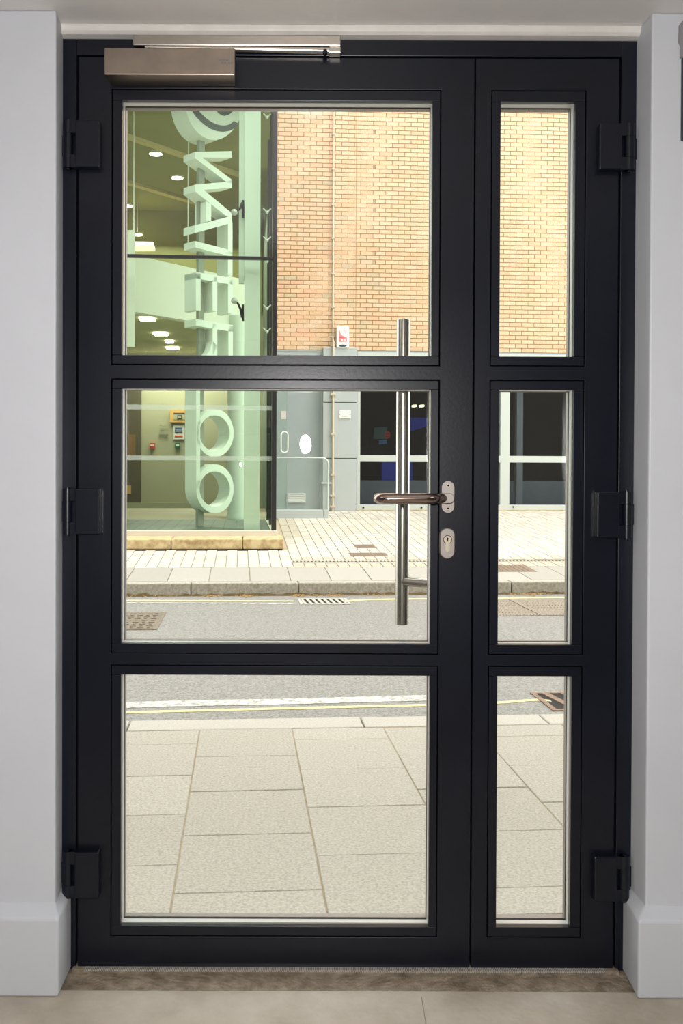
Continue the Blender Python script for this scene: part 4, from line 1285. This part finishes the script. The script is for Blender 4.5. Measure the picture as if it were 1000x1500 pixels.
# column by the glass, round column behind
nC = 12.55
c0, c1 = S_(357.3, 600, nC)[0], S_(380.3, 600, nC)[0]
col = empty('square_column', W((c0 + c1) / 2, nC + .1, FZ), 'pale green white square column standing just behind the lobby glass', 'column')
MB(W).box(c0, c1, nC, nC + .22, FZ, 6.3).build('shaft', M['column'], col, bevel=.004)
MB(W).box(c0 - .075, c0 - .002, nC + .12, nC + .2, S_(350, 412, nC)[1], 6.3).build('side_fin', M['column'], col)
for (uv_ball, uv_b0, uv_b1, lab) in (((343, 311), (355.5, 293), (355.5, 318), 'up'), ((343, 440.5), (355.5, 446), (355.5, 469.5), 'down')):
    nF = nC + .06
    f_ = empty('ball_fixing', (0, 0, 0)); 
    pb0 = hit(*uv_ball, W(0, nF - .08, 0), EN)
    f_.location = pb0 - col.location; f_.parent = col
    MB().ball(pb0, .043).build('steel_ball', M['spacer'], f_, smooth=True)
    mid = (uv_b0[1] * .45 + uv_b1[1] * .55)
    k1 = uv_b0[1] + 4 if lab == 'up' else uv_b1[1] - 4
    cps = [uv_ball, ((uv_ball[0] * .55 + 355 * .45), uv_ball[1] + (-3 if lab == 'up' else 4)), ((uv_ball[0] * .22 + 355 * .78), (uv_ball[1] * .5 + k1 * .5)), (354.6, k1)]
    MB().tube([hit(u, v, W(0, nF - .08 + .02 * i, 0), EN) for i, (u, v) in enumerate(cps)], [.012, .014, .018, .016], 10).build('curved_arm', M['dark_metal'], f_, smooth=True)
    MB().prism([hit(u, v, W(0, nF, 0), EN) for u, v in ((354, uv_b0[1]), (357.3, uv_b0[1]), (357.3, uv_b1[1]), (354, uv_b1[1]))], EN * .05).build('bracket_plate', M['dark_metal'], f_)
nR = 15.4
zc_ = W(S_(346, 700, nR)[0], nR, FZ)
rc = empty('round_column', zc_, 'round white column inside the lobby behind the lettering', 'column')
MB().tube([zc_, zc_ + Vector((0, 0, fz0 + .2 - FZ))], .145, 32).build('shaft', M['column'], rc, smooth=True)
MB().tube([zc_, zc_ + Vector((0, 0, .05))], .16, 32).build('base_ring', M['column'], rc, smooth=True)
# fixings between column and corner post
for v in (172, 311, 352, 383, 452, 486):
    p = hit(391, v, W(0, 12.75, 0), EN)
    f_ = tag(MB().tube([p + ES * -.05 + Vector((0, 0, .05)), p, p + ES * .05 + Vector((0, 0, .05))], .009, 8).ball(p, .022, 10, 6).build('glass_fixing', M['spacer'], lb, smooth=True))
MB(W).box(S_(381, 312, 12.9)[0], S_(388, 312, 12.9)[0], 12.9, 12.93, S_(385, 323, 12.9)[1], S_(385, 301, 12.9)[1]).build('fixing_plate', M['clear'], lb)

# notices and boxes on the lobby wall
nWl = NBK - .03
def wallbox(name, u0, v0, u1, v1, th, m, label, cat, group=None):
    P = [hit(u, v, W(0, nWl - th, 0), EN) for u, v in ((u0, v0), (u1, v0), (u1, v1), (u0, v1))]
    e = empty(name, P[3], label, cat, group)
    MB().prism(P, EN * (th + .012)).build('case', m, e)
    return e
def face(e, u0, v0, u1, v1, m, name, th=.04):
    MB().prism([hit(u, v, W(0, nWl - th, 0), EN) for u, v in ((u0, v0), (u1, v0), (u1, v1), (u0, v1))], EN * .01).build(name, m, e)
e = wallbox('control_box', 249, 600, 272, 618.5, .08, M['orange_frame'], 'orange framed control panel on the lobby wall', 'panel')
face(e, 254, 604.5, 270.5, 614.5, M['lobby_wall'], 'panel_face', .09)
face(e, 259.5, 608, 266.5, 613.8, M['ink'], 'display', .10)
face(e, 261, 609.2, 265, 612.6, M['lobby_wall'], 'display_key', .11)
face(e, 254, 604.5, 270.5, 606.6, M['ink'], 'shadow_gap', .095)
e = wallbox('safety_notice', 254, 623, 270, 643.5, .02, M['notice_white'], 'white notice with blue block and red strip on the lobby wall', 'notice')
face(e, 256, 626.3, 267, 634.3, M['notice_blue'], 'blue_block', .03)
face(e, 256, 637.8, 267.4, 639.8, M['red'], 'red_strip', .03)
for v in (629.6, 631.6):
    face(e, 257.5, v, 265.5, v + .6, M['notice_white'], 'text_line', .04)
e = wallbox('call_point', 219, 649, 227, 656.6, .05, M['red'], 'red fire call point on the lobby wall', 'call point')
face(e, 220.2, 651, 226, 653.4, M['notice_white'], 'call_glass', .06)
e = wallbox('exit_button', 256, 649, 263.5, 656.4, .05, M['green'], 'green break glass box on the lobby wall below the notice', 'call point')
face(e, 257.2, 651, 262.3, 653.4, M['notice_white'], 'call_glass', .06)
e = empty('wall_lettering', hit(240, 644, W(0, nWl, 0), EN), 'faint dark lettering on the cream lobby wall', 'lettering')
random.seed(12)
for v, u0, u1, hgt in ((622.8, 233.5, 236.5, 1.2), (624.2, 238, 242, .5), (628, 234, 246, .7), (630.5, 234, 240, .7), (637.4, 232.5, 246, 2.6), (643, 233.5, 247, .8)):
    t_ = MB()
    u = u0
    while u < u1:
        wd = random.uniform(.5, 1.1)
        hh = hgt * random.uniform(.6, 1.1)
        t_.prism([hit(p, q, W(0, nWl + .002, 0), EN) for p, q in ((u, v - hh / 2), (u + wd, v - hh / 2), (u + wd, v + hh / 2), (u, v + hh / 2))], EN * .007)
        u += wd + .25
    t_.build('text_line', M['faint_ink'], e)

# ------------------------------------------------------------------ the letters
PHI = math.radians(45)
SU = Vector((math.cos(PHI), math.sin(PHI), 0))
SB = Vector((-math.sin(PHI), math.cos(PHI), 0))
Q0 = CAM + ray(286, 688) * (13.0 / ray(286, 688).y)
TH = 0.25
def L(u, v, dy=0.0):
    return hit(u, v, Q0 + SB * dy, SB)
pole_top = Vector((Q0.x, Q0.y, 0)) + SU * 0.20 + SB * (TH * .62)
sg = empty('letter_sign', Vector((pole_top.x, pole_top.y, FZ)), 'tall pale vertical sign with thick letters reading WATERLOO inside the lobby', 'sign')
def letter(label, shapes, rings=()):
    b = MB()
    for s_ in shapes:
        b.prism([L(u, v) for u, v in s_], SB * TH)
    for o_, i_ in rings:
        b.ring([L(u, v) for u, v in o_], [L(u, v) for u, v in i_], SB * TH)
    o = b.build('letter', M['sign'], sg, bevel=0.0)
    o['label'] = label
    return o
def ell(cx, cy, rx, ry, n=40):
    return [(cx + rx * math.cos(2 * PI * i / n), cy + ry * math.sin(2 * PI * i / n)) for i in range(n)]
R_ = lambda s: [s_ for s_ in s]
letter('letter W lying on its side', [
    [(285.2, 222.4), (339.6, 221.3), (339.6, 231), (295.6, 230.6), (285.2, 232.5)],
    [(286.4, 232.3), (295.6, 230.4), (339.6, 263.2), (339.6, 268.5), (331.6, 266.4)],
    [(285.2, 270.4), (331.6, 266.4), (339.6, 263.2), (339.6, 275.2), (298, 277.9), (285.2, 280.7)],
    [(285.8, 280.5), (298, 277.9), (339.6, 312.4), (339.6, 317.6), (332.5, 317.4)]])
letter('letter A lying on its side', [
    [(285.2, 329.9), (333, 318.0), (339.6, 314.5), (339.6, 326.8), (334.2, 327.8), (285.2, 341.5)],
    [(301.8, 294.8), (309.2, 299), (309.2, 323), (301.8, 325)]])
letter('letter T lying on its side', [
    [(285.2, 353.0), (334, 365.6), (340.2, 367.4), (340.2, 377), (331, 373.8), (286, 362.6)],
    [(334, 326), (340.4, 325), (340.4, 404), (334, 403)]])
letter('letter E lying on its side', [
    [(286.8, 398.4), (340.6, 407.6), (340.6, 417.2), (286.8, 407.6)],
    [(286.8, 400), (293.8, 401), (293.8, 455), (286.8, 454)],
    [(311.4, 405), (318, 406), (318, 456), (311.4, 455)],
    [(334.2, 408), (340.7, 409), (340.7, 460), (334.2, 459)]])
def arcpts(cx, cy, rx, ry, a0, a1, n=12):
    return [(cx + rx * math.cos(math.radians(a0 + (a1 - a0) * i / n)), cy + ry * math.sin(math.radians(a0 + (a1 - a0) * i / n))) for i in range(n + 1)]
bowl_o = arcpts(326.2, 522, 14.8, 25, 0, 180)
bowl_i = arcpts(326.2, 520, 8.4, 16, 180, 0)
letter('letter R lying on its side', [
    [(286.8, 467.3), (341, 476.2), (341, 486), (286.8, 477.2)],
    [(311.4, 474), (318, 475), (318, 521), (311.4, 521)],
    [(334.6, 477), (341, 478), (341, 521), (334.6, 521)],
    [(311.4, 500), (318, 506), (313, 519), (303, 531), (287, 549), (287, 537), (297, 527), (306, 515)],
    bowl_o + bowl_i])
letter('letter L with a long foot under both round letters', [
    [(287.2, 556), (341, 559), (341, 567.6), (287.2, 566)],
    [(287.3, 560), (293.2, 560), (293.2, 712), (287.5, 718)]])
letter('upper of the two letters O', [], [(ell(314.8, 634.2, 27.4, 35.2), ell(314.2, 634.4, 22.2, 25.9))])
letter('lower of the two letters O', [], [(ell(314.8, 716, 27.4, 36), ell(314.4, 716.2, 22.2, 25.8))])
# emblem disc at the top
em = empty('emblem', (0, 0, 0)); em.parent = sg
em.location = L(313, 141) - sg.location
dsc = ell(313.6, 141, 43.6, 63.8, 56)
b = MB()
b.prism([L(u, v) for u, v in dsc], SB * TH * 1.25)
b.build('emblem_disc', M['sign'], em, smooth=True)
k = lambda X_, Y_: (250 + X_ / 6.25, 140 + Y_ / 6.25)
arc_o = [k(*p) for p in ((120, 20), (175, 105), (235, 195), (300, 258), (360, 300), (420, 323), (480, 331), (540, 322), (590, 298), (620, 255))]
arc_i = [k(*p) for p in ((578, 232), (552, 256), (520, 270), (480, 275), (430, 267), (375, 243), (325, 208), (270, 155), (228, 105), (175, 20))]
b = MB()
n = len(arc_o)
fr_pts = [L(u, v, -.006) for u, v in arc_o + arc_i]
for i in range(n - 1):
    b.prism([fr_pts[i], fr_pts[i + 1], fr_pts[2 * n - 2 - i], fr_pts[2 * n - 1 - i]], SB * .005)
b.build('emblem_arc', M['sign_grey'], em)
hb_o = [k(*p) for p in ((398, 60), (405, 105), (428, 150), (455, 172), (490, 186), (530, 176), (565, 148), (592, 105), (604, 60))]
hb_i = [k(*p) for p in ((545, 60), (532, 105), (515, 120), (505, 124), (490, 126), (476, 122), (465, 112), (455, 100), (450, 60))]
b = MB()
n = len(hb_o)
fr_pts = [L(u, v, -.006) for u, v in hb_o + hb_i]
for i in range(n - 1):
    b.prism([fr_pts[i], fr_pts[i + 1], fr_pts[2 * n - 2 - i], fr_pts[2 * n - 1 - i]], SB * .005)
b.build('emblem_arc', M['sign_grey'], em)
# pole through the sign
pb = pole_top
MB().prism([Vector((pb.x, pb.y, FZ)) + SU * a + SB * c for a, c in ((-.05, -.03), (.05, -.03), (.05, .03), (-.05, .03))], (0, 0, 6.3 - FZ)).build('sign_pole', mat('pole_green_grey', rgb(150, 152, 138), .5), sg, bevel=.003)
